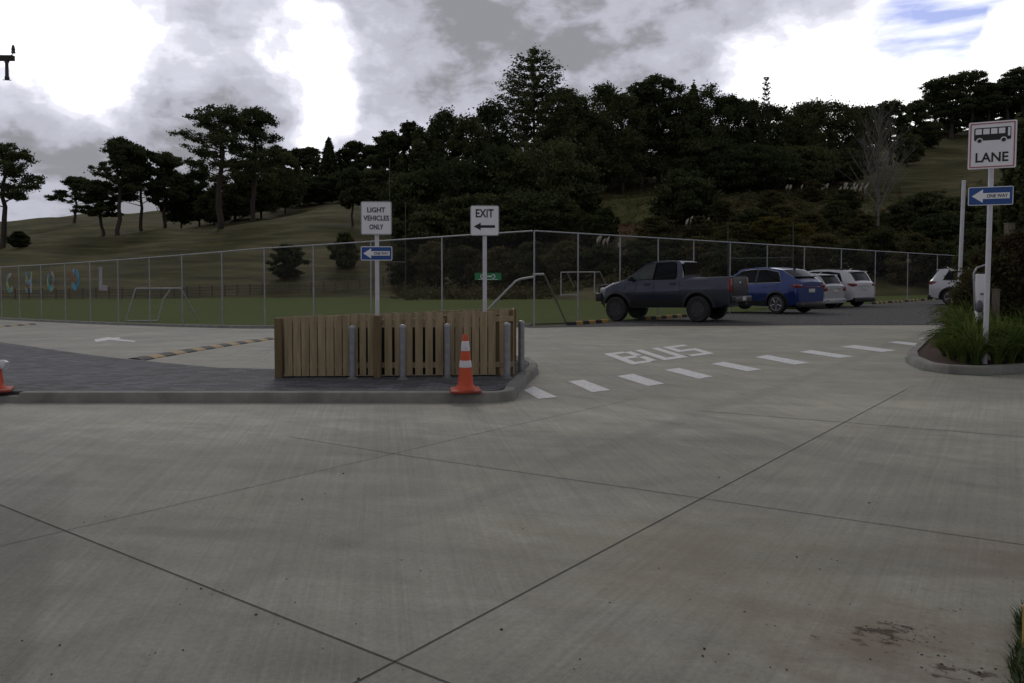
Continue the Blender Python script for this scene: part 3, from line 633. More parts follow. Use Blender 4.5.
def crown_mesh(kind, k, w, h):
    """the prototype crown at metre size: leaf sprays keep one real size whatever the tree's height"""
    key = (kind, k, round(w / 3), round(h / 3))
    if key in RESIZED: return RESIZED[key]
    cm = PROTO[kind][k][1]; n = len(cm.vertices); co = np.empty(n * 3, np.float32); cm.vertices.foreach_get('co', co); co = co.reshape(-1, 4, 3)
    ctr = co.mean(1, keepdims=True); me = cm.copy()
    out = ctr * np.array((w, w, h)) + (co - ctr) * SZ[kind] * (1.0 if h > 6 else .62)
    me.vertices.foreach_set('co', out.reshape(-1).astype(np.float32)); me.update(); RESIZED[key] = (me, w, h); return RESIZED[key]
def tree(kind, px, topy, wpx, Y, label, group=None, base=None, rz=None, cat=None, k=None, lean=0.0, leaf=None):
    b = hz(px, Y) if base is None else base
    zt = EYE + (HOR - topy) / F * Y; h = max(.6, zt - b.z); w = wpx / F * Y
    k = random.randrange(len(PROTO[kind])) if k is None else k
    cm, w0, h0 = crown_mesh(kind, k, w, h)
    r = empty(NAME[kind], b, random.uniform(0, 6.28) if rz is None else rz); r.rotation_euler[1] = lean
    tag(r, label, cat or ('shrub' if kind in 'sg' else 'tree'), group)
    c = bpy.data.objects.new('crown', cm); c.scale = (w / w0, w / w0, h / h0); link(c, r)
    t = bpy.data.objects.new('trunk', PROTO[kind][k][0]); t.scale = (w, w, h); link(t, r)
    if leaf:
        c.material_slots[0].link = 'OBJECT'; c.material_slots[0].material = M[leaf]
    return r
# left hill pines
tree('u', 2, 141, 84, 125, 'tall open pine cut by the left edge of the photo, beside the round dark bush', k=0)
tree('s', 20, 231, 24, 120, 'round dark bush standing alone on the pasture under the leftmost pine')
tree('u', 76, 176, 46, 180, 'small flat-topped pine on the far skyline left of the leaning pine', k=1)
tree('p', 104, 180, 50, 133, 'low pine tucked just left of the leaning tall pine', k=2)
tree('u', 119, 136, 66, 130, 'tall leaning pine, highest of the left cluster on the pasture', k=2, lean=R(-4))
tree('p', 143, 147, 54, 136, 'dense pine right of the tall leaning pine', k=0)
tree('p', 166, 152, 50, 142, 'dense pine between the leaning pine and the widest pine', k=1)
tree('u', 221, 106, 100, 126, 'widest flat-topped pine with a long bare trunk on the left hill', k=0, rz=1.0)
tree('u', 252, 107, 72, 133, 'flat-topped pine joined to the right side of the widest pine', k=1, rz=2.0)
LG = 'dark trees under the wide pines on the left hill'
for px, ty, w, Y in [(182, 172, 44, 150), (200, 168, 50, 152), (236, 165, 66, 146), (262, 158, 56, 150), (286, 152, 46, 155), (215, 190, 46, 142)]:
    tree('b', px, ty, w, Y, 'dark bushy tree filling the space below the wide flat-topped pines', LG)
RG = 'far trees along the ridge between the pines and the forest'
for i, (px, ty, w) in enumerate([(278, 146, 38), (297, 148, 38), (314, 147, 34), (345, 149, 34), (358, 141, 38), (374, 146, 34), (388, 144, 36)]):
    tree('p', px, ty, w, 195, 'far pine on the ridge between the wide pines and the forest', RG)
tree('c', 330, 138, 26, 190, 'pointed far conifer rising above the ridge pines')
for px, ty, w, Y in [(300, 172, 52, 168), (322, 176, 56, 165), (348, 172, 56, 165), (374, 168, 54, 160), (395, 172, 50, 150)]:
    tree('b', px, ty, w, Y, 'dark bushy tree below the far ridge pines', 'dark trees below the far ridge pines')
tree('p', 353, 168, 36, 116, 'dark slender tree on the pasture right behind the light vehicles sign')
tree('s', 288, 243, 44, 88, 'dark round shrub at the far field edge left of the timber enclosure signs')
tree('s', 345, 232, 34, 92, 'shrub at the field edge just left of the light vehicles sign')
# the dark forest
tree('n', 534, 48, 128, 134, 'giant layered conifer, the highest tree on the skyline', rz=.3)
tree('u', 411, 121, 42, 128, 'thin-topped pine at the left end of the dark forest')
tree('a', 764, 80, 20, 150, 'slim spire-shaped tree poking above the dark forest')
tree('b', 444, 107, 56, 126, 'broad bushy tree left of the giant layered conifer')
FG = 'trees of the dark forest behind the field'
FL_ = 'dark tree packed into the dense forest behind the field'
for kd, px, ty, w, Y in [('p', 395, 127, 40, 124), ('b', 424, 122, 40, 122), ('b', 470, 113, 48, 124), ('b', 492, 100, 50, 128), ('b', 502, 140, 66, 114), ('b', 452, 152, 66, 110), ('b', 414, 165, 56, 108), ('b', 548, 135, 86, 112), ('p', 566, 84, 52, 140),
                         ('b', 584, 92, 50, 142), ('b', 602, 82, 46, 145), ('b', 622, 92, 50, 144), ('p', 641, 81, 44, 148), ('p', 660, 76, 54, 150), ('b', 680, 90, 46, 150), ('c', 692, 80, 34, 152), ('b', 709, 82, 52, 150), ('b', 727, 94, 48, 150),
                         ('b', 744, 94, 40, 152), ('b', 765, 104, 44, 154), ('b', 786, 104, 48, 156), ('b', 806, 101, 44, 160), ('b', 829, 98, 62, 165), ('b', 852, 101, 44, 168), ('b', 604, 130, 74, 150), ('b', 645, 132, 74, 158),
                         ('b', 704, 140, 80, 146), ('b', 748, 146, 76, 140), ('b', 796, 148, 64, 146), ('b', 570, 168, 46, 112), ('b', 478, 190, 84, 104), ('b', 535, 192, 86, 104), ('b', 432, 200, 66, 102), ('b', 836, 150, 60, 152)]:
    tree(kd, px, ty + random.uniform(-3, 5), w * (1.45 if kd != 'c' else 1.25), Y, FL_, FG)
tree('b', 684, 168, 72, 104, 'big rounded dark tree standing on the cleared slope', cat='tree')
tree('b', 606, 206, 30, 100, 'smaller rounded dark tree on the left of the cleared slope', cat='tree')
# right ridge
for px, ty, w, Y in [(868, 108, 48, 180), (888, 100, 52, 186), (910, 101, 42, 190)]:
    tree('p', px, ty, w, Y, 'pine on the skyline behind the bare pale tree', 'pines behind the bare tree')
for px, ty, w in [(932, 80, 40), (950, 76, 44), (969, 72, 44), (986, 84, 38), (1002, 78, 42), (1020, 68, 46), (1044, 66, 50), (1072, 60, 54)]:
    tree('p', px, ty, w * 1.25, 218, 'pine in the row along the top of the right hill', 'pines along the top of the right hill')
for px, ty, w, Y in [(905, 134, 34, 178), (925, 122, 40, 200), (946, 108, 40, 222), (972, 104, 40, 224), (1000, 100, 44, 226), (1026, 94, 44, 226)]:
    tree('b', px, ty, w, Y, 'small dark tree at the foot of the hilltop pine row', 'small trees below the hilltop pines')
bt = empty('bare_tree', hz(877, 106), .4); tag(bt, 'pale leafless tree with fine upright branches on the right slope', 'tree')
bm = bare(); zt = EYE + (HOR - 96) / F * 106; hh = zt - bt.location.z
zmax = max(v.co.z for v in bm.verts); xmax = max(abs(v.co.x) for v in bm.verts)
bmesh.ops.scale(bm, vec=(5.6 / xmax, 5.6 / xmax, hh / zmax), verts=bm.verts); obj('trunk', bm, M['palebark'], bt)
for px, ty, w, Y in [(922, 192, 60, 110), (958, 196, 60, 106), (1002, 204, 60, 100), (898, 204, 46, 108), (940, 212, 60, 95), (988, 214, 60, 92)]:
    tree('b', px, ty, w, Y, 'dark bushy tree on the slope below the grassy right hill', 'dark trees below the grassy right hill')
tree('b', 1022, 116, 44, 60, 'dark tree at the right edge of the photo behind the bus lane sign')
# shrubs along the far side of the field
EG = 'shrubs along the far edge of the field'
for px, ty, w, Y in [(402, 248, 40, 84), (432, 240, 50, 84), (466, 244, 52, 82), (500, 246, 50, 80), (532, 240, 56, 80), (566, 240, 52, 78), (600, 244, 50, 76), (636, 240, 56, 78), (668, 234, 54, 80), (700, 236, 52, 78), (728, 238, 50, 74), (756, 240, 54, 72),
                     (790, 234, 56, 74), (822, 232, 52, 76), (850, 240, 44, 72), (880, 226, 56, 74), (912, 232, 54, 70), (940, 240, 46, 68), (975, 226, 56, 68), (1010, 222, 60, 66)]:
    tree(random.choice('sgs'), px, ty, w, Y, 'grey-green shrub in the thicket along the far edge of the field', EG)
HG = 'shrubs scattered on the scrubby slope'
for px, ty, w, Y in [(720, 200, 44, 108), (752, 208, 46, 100), (782, 204, 40, 104), (808, 212, 50, 98), (836, 200, 44, 104), (846, 188, 36, 116), (770, 190, 34, 118), (812, 180, 34, 128), (592, 214, 44, 98), (655, 215, 50, 96), (862, 214, 46, 96), (735, 222, 50, 90), (700, 216, 40, 96)]:
    tree(random.choice('gsg'), px, ty, w, Y, 'olive shrub on the scrubby slope above the parked cars', HG)
for px, ty, w, Y in [(772, 216, 60, 90), (800, 222, 40, 88)]:
    tree('g', px, ty, w, Y, 'yellowish gorse shrub on the slope above the blue car', 'yellowish gorse shrubs on the slope', leaf='leaf_gorse')
# rough ground cover of the slope: nobody could count it
C = []
for _ in range(2300):
    px = random.uniform(395, 1060); Y = random.uniform(70, 150)
    if px > 850 and Y > 112 and random.random() < .9: continue
    if 590 < px < 672 and Y > 92 and random.random() < .85: continue
    b = hz(px, Y); s = random.uniform(.35, 1.25) * (1.0 if Y < 120 else .8); C.append(clump((b.x, b.y, b.z + s * .35), (s, s, s * .75), int(26 + 40 * s)))
V, Q = cards(np.concatenate(C), .34); tag(npmesh('scrub', V, Q, M['leaf_scrub']), 'rough olive and brown scrub covering the slope behind the cars', None, kind='stuff')
C = []
for _ in range(2600):
    px = random.uniform(600, 900); Y = random.uniform(85, 150); b = hz(px, Y); C.append(clump((b.x, b.y, b.z + .25), (.5, .5, .35), 12))
V, Q = cards(np.concatenate(C), .42, asp=5); tag(npmesh('tussock_grass', V, Q, M['hill']), 'dry tussock grass between the shrubs on the slope', None, kind='stuff')
# pampas
def pampas(px, Y, n, label, group, hgt=2.6):
    b = hz(px, Y); r = empty('pampas_grass', b); tag(r, label, 'pampas grass', group)
    bm = bmesh.new()
    for k in range(70):
        a = random.uniform(0, 6.28); l = random.uniform(.7, 1.3); d = Vector((math.cos(a), math.sin(a), 0)); s = Vector((-d.y, d.x, 0)) * .02
        P = [d * .1, d * .35 * l + Vector((0, 0, 1.1 * l)), d * l + Vector((0, 0, .8 * l))]
        for u, v in zip(P, P[1:]): bm.faces.new([bm.verts.new(q) for q in (u - s, u + s, v + s * .6, v - s * .6)])
    obj('leaves', bm, M['leaf_scrub'], r)
    for k in range(n):
        x, y = random.uniform(-.9, .9), random.uniform(-.6, .6); z = hgt * random.uniform(.8, 1.1); bm = bmesh.new()
        tube(bm, [(x * .4, y * .4, .2), (x, y, z - .9)], .02, 4)
        V2_, rs = [], [.03, .13, .17, .12, .02]
        tube(bm, [(x + .02 * i * i, y, z - .9 + .24 * i) for i in range(5)], rs, 7); obj('plume', bm, M['plume'], r)
for px, Y, n, hgt in [(603, 92, 3, 3.0), (612, 92, 2, 2.6), (684, 96, 2, 3.2), (692, 96, 2, 2.0), (704, 96, 1, 3.4)]:
    pampas(px, Y, n, 'pampas grass with pale plumes low on the cleared slope', 'pampas grasses low on the slope', hgt)
for px, Y, n, hgt in [(785, 134, 4, 2.2), (803, 134, 3, 2.8), (824, 134, 6, 3.0), (842, 134, 6, 3.0), (853, 134, 6, 3.0), (862, 134, 4, 3.2)]:
    pampas(px, Y, n, 'pampas grass with pale plumes high on the slope at the forest edge', 'pampas grasses high on the slope', hgt)

# ------------------------------------------------------------------ chain-link fences
def mesh_wire():
    m = bpy.data.materials.new('chain_link_wire'); m.use_nodes = True; t = m.node_tree; t.nodes.clear(); L = t.links
    uv = N(t, 'ShaderNodeUVMap'); sp = N(t, 'ShaderNodeSeparateXYZ'); L.new(uv.outputs[0], sp.inputs[0])
    def band(op):
        s = math_(t, 'MULTIPLY', math_(t, op, sp.outputs[0], sp.outputs[1]), 14.0)
        return math_(t, 'LESS_THAN', math_(t, 'ABSOLUTE', math_(t, 'SUBTRACT', math_(t, 'FRACT', s), .5)), .017)
    k = math_(t, 'MAXIMUM', band('ADD'), band('SUBTRACT'))
    p = N(t, 'ShaderNodeBsdfPrincipled'); p.inputs['Base Color'].default_value = (.16, .16, .17, 1); p.inputs['Roughness'].default_value = .5; p.inputs['Metallic'].default_value = .3
    tr = N(t, 'ShaderNodeBsdfTransparent'); mi = N(t, 'ShaderNodeMixShader'); L.new(k, mi.inputs[0]); L.new(tr.outputs[0], mi.inputs[1]); L.new(p.outputs[0], mi.inputs[2])
    o = N(t, 'ShaderNodeOutputMaterial'); L.new(mi.outputs[0], o.inputs[0]); return m
M['wire'] = mesh_wire()
FH = 2.85
def on_line(px, a, b):                   # where the picture column px meets the plan line a-b
    u = (px - CX) / F; d = b - a; s = (u * a.y - a.x) / (d.x - u * d.y); return a + d * s
def fence(name, label, pts, posts):
    r = empty(name, (pts[0].x, pts[0].y, G(pts[0].x, pts[0].y))); tag(r, label, 'fence'); o = r.location.copy()
    def gz(p): return Vector((p.x, p.y, G(p.x, p.y)))
    path = [pts[0]]
    for a, b in zip(pts, pts[1:]):
        n = max(1, int((b - a).length / 2)); path += [a.lerp(b, (k + 1) / n) for k in range(n)]
    bm = bmesh.new(); uv = bm.loops.layers.uv.new('UVMap'); s = 0
    for a, b in zip(path, path[1:]):
        A, B = gz(a) - o, gz(b) - o; l = (b - a).length; vs_ = [bm.verts.new(q) for q in (A + Vector((0, 0, .03)), B + Vector((0, 0, .03)), B + Vector((0, 0, FH)), A + Vector((0, 0, FH)))]
        f = bm.faces.new(vs_)
        for lp, q in zip(f.loops, ((s, 0), (s + l, 0), (s + l, FH), (s, FH))): lp[uv].uv = q
        s += l
    obj('wire_mesh', bm, M['wire'], r)
    bm = bmesh.new(); tube(bm, [gz(p) - o + Vector((0, 0, FH)) for p in path], .022, 8); obj('top_rail', bm, M['fencepost'], r, 50)
    for p in posts:
        q = gz(p) - o; bm = bmesh.new(); tube(bm, [q + Vector((0, 0, -.1)), q + Vector((0, 0, FH - .01))], .024, 8); obj('post', bm, M['fencepost'], r, 50)
    return r
lp = [on_line(x, FC, FL1) for x in (442, 371, 313.5, 264.5)] + [on_line(x, FL1, FLEND) for x in (222, 182, 149.5, 118, 90, 65, 41, 19, 1, -17)]
fence('chain_link_fence', 'long chain-link fence running back to the left along the concrete road', [FC + Vector((-.05, .02, 0)), FL1, FLEND], lp)
rp = [FC] + [on_line(x, FC, FREND) for x in (578, 620, 658, 693.5, 730, 767, 804, 841, 875, 907.5, 937, 968, 1000)]
fence('chain_link_fence', 'chain-link fence running back to the right behind the parked cars', [FC, FR1, FREND], rp)

# coloured letters hung on the left fence
def letter_mat(seed, pale=False):
    m = bpy.data.materials.new('painted_letter'); m.use_nodes = True; t = m.node_tree; p = t.nodes['Principled BSDF']
    tcn = N(t, 'ShaderNodeTexCoord'); v = N(t, 'ShaderNodeTexVoronoi'); v.inputs['Scale'].default_value = 4.2
    a = N(t, 'ShaderNodeVectorMath', operation='ADD'); a.inputs[1].default_value = (seed * 3.1, seed, seed * 1.7); t.links.new(tcn.outputs['Object'], a.inputs[0]); t.links.new(a.outputs[0], v.inputs['Vector'])
    sp = N(t, 'ShaderNodeSeparateColor'); t.links.new(v.outputs['Color'], sp.inputs[0]); r = N(t, 'ShaderNodeValToRGB'); r.color_ramp.interpolation = 'CONSTANT'
    cols = [(.30, .30, .33), (.36, .36, .36), (.27, .27, .3), (.32, .29, .29)] if pale else [(.03, .19, .34), (.06, .26, .20), (.36, .36, .14), (.33, .33, .36), (.26, .08, .06), (.08, .28, .40)]
    e = r.color_ramp.elements; e[0].position = 0; e[0].color = (*cols[0], 1); e[1].position = 1 / len(cols); e[1].color = (*cols[1], 1)
    for i, c in enumerate(cols[2:], 2): q = e.new(i / len(cols)); q.color = (*c, 1)
    t.links.new(sp.outputs[0], r.inputs[0]); t.links.new(r.outputs[0], p.inputs['Base Color']); p.inputs['Roughness'].default_value = .8; return m
ang = math.atan2(FL1.y - FL2.y, FL1.x - FL2.x)
for i, (px, ch, y0, y1, lab) in enumerate([(10.5, 'C', 273, 293, 'painted letter C in blue, white and yellow hung on the left fence'), (30, 'H', 272, 292.5, 'painted letter H in green, red and grey hung on the left fence'),
        (52, 'O', 270.5, 291.5, 'painted letter O in bright blue and yellow, left of the other O'), (76.5, 'O', 268, 290.5, 'painted letter O in pale grey and green, beside the white L'), (104.5, 'L', 267, 290.5, 'pale grey letter L, last of the letters on the left fence')]):
    p = on_line(px, FL1, FLEND); q = p + Vector((-.03, -.05, 0)); k = F / q.y; zc = EYE + (HOR - (y0 + y1) / 2) / k; hh = (y1 - y0) / k
    me = text_mesh(ch, hh, hh * (.74 if ch != 'O' else .82), .02, .045); me.materials.clear(); me.materials.append(letter_mat(i + 1, ch == 'L'))
    o = bpy.data.objects.new('fence_letter', me); o.location = (q.x, q.y, zc); o.rotation_euler = (0, 0, ang); link(o)
    tag(o, lab, 'letter')
# green banner on the fence
p = on_line(488, FC, FL1) + Vector((0, -.05, 0)); k = F / p.y; ga = math.atan2(FC.y - FL1.y, FC.x - FL1.x)
gs = empty('green_sign', (p.x, p.y, EYE + (HOR - 276.5) / k), ga); tag(gs, 'small green sign with white markings tied to the chain-link fence', 'sign')
bm = bmesh.new(); box(bm, (0, 0, 0), (.90, .012, .22)); obj('panel', bm, M['signgreen'], gs)
bm = bmesh.new()
for a0, sx in ((90, -1), (90, 1)):
    tube(bm, [(sx * (.16 + .09 * math.sin(R(a))), -.009, .06 * math.cos(R(a)) + .0) for a in range(0, 181, 30)], .011, 5)
for x in (-.11, -.05, .01, .07, .12): box(bm, (x, -.009, random.uniform(-.01, .02)), (.04, .006, .035))
box(bm, (.0, -.009, -.085), (.66, .006, .012)); obj('marking', bm, M['signwhite'], gs)

# far paddock fence
pf = empty('paddock_fence', (-40, 78, G(-40, 78))); tag(pf, 'low dark post and rail fence along the far left side of the field', 'fence')
o = pf.location.copy(); A = (at(-40, 297, 77).x, 77.0); B = (at(395, 293, 84).x, 84.0); n = 34; pts = []
for i in range(n + 1):
    x = A[0] + (B[0] - A[0]) * i / n; y = A[1] + (B[1] - A[1]) * i / n; pts.append(Vector((x, y, max(G(x, y), H(x, y)))))
for q in pts:
    bm = bmesh.new(); box(bm, q - o + Vector((0, 0, .55)), (.12, .12, 1.3), .01); obj('post', bm, M['oldwood'], pf)
for zz in (.3, .62, .95):
    bm = bmesh.new(); tube(bm, [q - o + Vector((0, 0, zz)) for q in pts], .035, 5); obj('rail', bm, M['oldwood'], pf)
bm = bmesh.new()
for a, b in zip(pts, pts[1:]):
    for k in range(9):
        q = a.lerp(b, (k + .5) / 9) - o; box(bm, q + Vector((0, 0, .5)), (.05, .03, random.uniform(.85, 1.05)))
obj('palings', bm, M['oldwood'], pf)

# ------------------------------------------------------------------ goals and rugby posts
def frame(name, label, cat, pieces, loc):
    r = empty(name, loc); tag(r, label, cat)
    for nm, pts, rad, m in pieces:
        bm = bmesh.new(); tube(bm, [Vector(p) - Vector(loc) for p in pts], rad, 8); obj(nm, bm, M[m], r, 50)
    return r
Yg = 35.0
def gz_(px, py, Y): return at(px, py, Y)
A0, A1, B0, B1 = gz_(126, 321, Yg), gz_(135.5, 288.5, Yg), gz_(158, 320.5, Yg), gz_(171, 288.5, Yg)
E = gz_(181, 288.3, Yg); bk1 = Vector((.25, 1.3, 0))
frame('football_goal', 'small white goal with slanted legs just behind the left fence', 'goal',
      [('crossbar', [A1, E], .035, 'goal'), ('post', [A0, A1], .035, 'goal'), ('post', [B0, gz_(163, 300, Yg), B1], .035, 'goal'),
       ('base_bar', [Vector((A0.x, A0.y, G(A0.x, A0.y) + .05)), Vector((B0.x, B0.y, G(B0.x, B0.y) + .05))], .03, 'goal'), ('back_stay', [E, Vector((E.x + .25, E.y + 1.2, G(E.x, E.y)))], .03, 'goal')],
      Vector((A0.x, A0.y, G(A0.x, A0.y))))
Ya = 23.2
g0 = [gz_(x, y, Ya) for x, y in ((474, 324), (505, 292), (516, 281), (521, 279), (535, 276.6))]
g1 = [gz_(x, y, Ya) for x, y in ((533, 274.4), (544, 274.2))]
g2 = [gz_(x, y, Ya) for x, y in ((544, 274.2), (556, 300), (566.5, 323.5))]
r = frame('football_goal', 'portable goal with a sloping pale bar and dark leg by the fence corner', 'goal',
      [('sloping_bar', g0, .035, 'goal'), ('crossbar', [g0[-1], *g1], .035, 'goal'), ('leg', g2, .03, 'oldwood'), ('base_bar', [Vector((g0[0].x, g0[0].y, G(g0[0].x, g0[0].y) + .04)), Vector((g2[-1].x, g2[-1].y, G(g2[-1].x, g2[-1].y) + .04))], .025, 'oldwood')],
      Vector((g0[0].x, g0[0].y, G(g0[0].x, g0[0].y))))
Yf = 68.0
fa, fb, fc, fd = gz_(561, 296, Yf), gz_(561, 272.3, Yf), gz_(594.5, 272.0, Yf), gz_(594.5, 296, Yf)
frame('football_goal', 'far white goal frame seen across the field left of the pickup truck', 'goal',
      [('post', [fa, fb], .05, 'goal'), ('crossbar', [fb, fc], .05, 'goal'), ('post', [fc, fd], .05, 'goal'), ('ground_bar', [gz_(560, 295, Yf), gz_(612, 295, Yf)], .035, 'goal'),
       ('back_stay', [fc, gz_(600, 272, Yf + 1), gz_(607, 287, Yf + 2.5)], .035, 'goal'), ('back_stay', [fb, gz_(567, 272.5, Yf + 1), gz_(574, 287, Yf + 2.5)], .035, 'goal')], fa)
Yr = 62.0
b1 = gz_(728.5, 290, Yr); b2 = gz_(793, 290, Yr)
for b in (b1, b2): b.z = H(b.x, b.y) - .05
frame('rugby_posts', 'faint rugby posts with crossbar standing behind the blue car', 'goal posts',
      [('upright', [b1, gz_(728, 226, Yr)], .036, 'dullpost'), ('upright', [b2, gz_(793.3, 222, Yr)], .04, 'dullpost'), ('crossbar', [gz_(728.4, 258.6, Yr), gz_(793, 257.4, Yr)], .035, 'dullpost')], b1)
c1 = gz_(389.5, 290, 80); c2 = gz_(405.5, 290, 74)
for b in (c1, c2): b.z = H(b.x, b.y) - .05
frame('rugby_posts', 'faint thin rugby posts seen nearly edge-on right of the light vehicles sign', 'goal posts',
      [('upright', [c1, gz_(389.5, 158, 80)], .036, 'dullpost'), ('upright', [c2, gz_(405.5, 202, 74)], .036, 'dullpost'), ('crossbar', [gz_(389.5, 262, 80), gz_(405.5, 262, 74)], .04, 'dullpost')], c1)

# ------------------------------------------------------------------ timber enclosure
ET = .116
fl = at(276.5, 377.5, 10.15); fr = at(513.5, 377.0, 10.32)
FLc, FRc = V2(fl.x, fl.y), V2(fr.x, fr.y); BLc, BRc = V2(-2.98, 11.42), V2(.02, 12.1)
en = empty('timber_enclosure', (FLc.x, FLc.y, ET)); tag(en, 'low pale timber paling enclosure on the dark footpath behind the bollards', 'enclosure')
o = en.location.copy()
def hgt(t): return .82 + .075 * t
def boards(name, a, b, w, gap, h0, h1, off=0.0, skip=(), gapf=None):
    d = (b - a).normalized(); L = (b - a).length; n = int(round(L / (w + gap))); st = L / n; bm = bmesh.new()
    rot = Matrix.Rotation(math.atan2(d.y, d.x), 3, 'Z')
    for i in range(n):
        t = (i + .5) / n; g = gap if gapf is None else gapf(t); h = h0 + (h1 - h0) * t + random.uniform(-.006, .006)
        p = a + d * (st * (i + .5)) - n2(a, b) * off
        box(bm, (p.x - o.x, p.y - o.y, .02 + h / 2), (st - g, .019, h), .003, Matrix.Rotation(random.uniform(-.004, .004), 3, 'Y') @ rot if False else rot)
    return obj(name, bm, M['wood'], en)
def post(p, h, s=.1):
    bm = bmesh.new(); box(bm, (p.x - o.x, p.y - o.y, h / 2), (s, s, h), .006); obj('post', bm, M['woodpost'], en)
def rail(a, b, z, za=None):
    d = (b - a).normalized(); L = (b - a).length; m = (a + b) / 2 + n2(a, b) * .033; bm = bmesh.new()
    sl_ = math.atan2((za if za is not None else z) - z, L)
    box(bm, (m.x - o.x, m.y - o.y, (z + (za if za is not None else z)) / 2), (L, .045, .075), .004, Matrix.Rotation(math.atan2(d.y, d.x), 3, 'Z') @ Matrix.Rotation(-sl_, 3, 'Y')); obj('rail', bm, M['wood'], en)
dF = (FRc - FLc); mid = FLc + dF * .425; q1 = FLc + dF * .035; rs_ = FLc + dF * .925
boards('palings', q1, mid - dF * .012, .107, .010, hgt(.03), hgt(.41), gapf=lambda t: .010 if t < .72 else .024)
boards('palings', mid + dF * .022, FLc + dF * .705, .096, .036, hgt(.44), hgt(.70))
boards('palings', FLc + dF * .715, rs_, .110, .011, hgt(.71), hgt(.925), gapf=lambda t: .010)
boards('palings', rs_ + dF * .012, FRc - dF * .02, .105, .012, hgt(.94), hgt(1.0) + .02, off=-.03)
for t, dd in ((.012, 0), (.425, -.03), (.71, .06), (.93, .09)): post(FLc + dF * t + n2(FLc, FRc) * dd, hgt(t) + (.005 if dd <= 0 else -.02))
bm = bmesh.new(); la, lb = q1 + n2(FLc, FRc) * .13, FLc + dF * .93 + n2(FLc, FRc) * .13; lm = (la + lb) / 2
box(bm, (lm.x - o.x, lm.y - o.y, .345), ((lb - la).length, .012, .67), .002, Matrix.Rotation(math.atan2(dF.y, dF.x), 3, 'Z')); obj('added_dark_sheet', bm, M['black'], en)  # black sheet added behind the front palings so their gaps read as dark interior
rail(q1, FRc, .16); rail(q1, FRc, hgt(0) - .09, hgt(1) - .09)
boards('palings', FLc + (BLc - FLc) * .06, BLc, .107, .004, .80, .76); boards('palings', BLc, BRc, .107, .003, .76, .84); boards('palings', BRc, FRc + (BRc - FRc) * .02, .107, .004, .84, .90)
post(BLc, .79); post(BRc, .86); post(FRc + Vector((-.03, .10, 0)), hgt(1) + .03, .09)

# ------------------------------------------------------------------ bollards
BO = []
def bollard():
    r = empty('bollard', (0, 0, 0)); bm = bmesh.new(); lathe(bm, [(.046, 0), (.046, .72)], 20); obj('post', bm, M['galv'], r, 50)
    bm = bmesh.new(); lathe(bm, [(.048, .721), (.050, .735), (.048, .755), (.036, .772), (.012, .778), (.0005, .779)], 20); obj('cap', bm, M['galv'], r, 50)
    bm = bmesh.new(); lathe(bm, [(.075, .001), (.073, .010), (.047, .012)], 20); obj('base_ring', bm, M['kerb'], r, 50); return r
def copy_tree(o, parent=None):
    c = o.copy(); COL.objects.link(c)
    if parent is not None: c.parent = parent
    for ch in list(o.children): copy_tree(ch, c)
    return c
pb = bollard(); first = True
for px, yb, yt, lab in [(352.5, 378.5, 325, 'grey steel bollard in front of the left part of the paling enclosure'), (403, 379, 324, 'grey steel bollard before the gappy middle palings, second from the left'),
                        (447.5, 378, 323, 'grey steel bollard nearest the tall orange cone'), (507, 378, 322, 'grey steel bollard at the front right corner of the enclosure'), (521.3, 371, 320, 'grey steel bollard set back on the right, nearest the kerb end')]:
    b = pb if first else copy_tree(pb); first = False
    d = ray(px, yb); t_ = (ET - EYE) / d.z; P0 = Vector((d.x * t_, d.y * t_, ET)); b.location = P0
    hh = (yb - yt) / F * P0.y; b.scale = (1, 1, hh / .779); tag(b, lab, 'bollard', 'steel bollards around the paling enclosure')

# ------------------------------------------------------------------ cones
def cone():
    r = empty('traffic_cone', (0, 0, 0)); bm = bmesh.new()
    box(bm, (0, 0, .018), (.37, .37, .032), .012); obj('base', bm, M['orangedirty'], r, 50)
    def rad(z): return .105 - (.105 - .030) * (z - .035) / .665
    bm = bmesh.new(); lathe(bm, [(.135, .034), (.125, .05), (.106, .075)] + [(rad(z), z) for z in np.linspace(.09, .69, 12)] + [(.026, .70), (.022, .70), (.018, .62)], 28); obj('cone_body', bm, M['orange'], r, 40)
    for z0, z1 in ((.30, .385), (.50, .62)):
        bm = bmesh.new(); lathe(bm, [(rad(z0) + .002, z0), (rad(z0) + .004, z0 + .003), (rad(z1) + .004, z1 - .003), (rad(z1) + .002, z1)], 28); obj('reflective_collar', bm, M['reflect'], r, 40)
    return r
def topz(px, py): d = ray(px, py); t_ = (ET - EYE) / d.z; return Vector((d.x * t_, d.y * t_, ET))
k1 = cone(); k1.location = topz(465.5, 391.5); k1.rotation_euler = (0, 0, .12); tag(k1, 'orange traffic cone with two white bands in front of the paling enclosure', 'traffic cone', 'orange traffic cones')
k2 = copy_tree(k1); k2.location = topz(-5.5, 391.5); k2.rotation_euler = (0, 0, .5); tag(k2, 'orange traffic cone cut off at the left edge, white sleeve hanging loose', 'traffic cone', 'orange traffic cones')
bm = bmesh.new(); tube(bm, [(.05, 0, .335), (.12, -.01, .33), (.165, -.01, .315)], [.05, .062, .055], 12); sl2 = obj('loose_sleeve', bm, M['reflect'], k2, 40); sl2.rotation_euler = (0, 0, -.5)

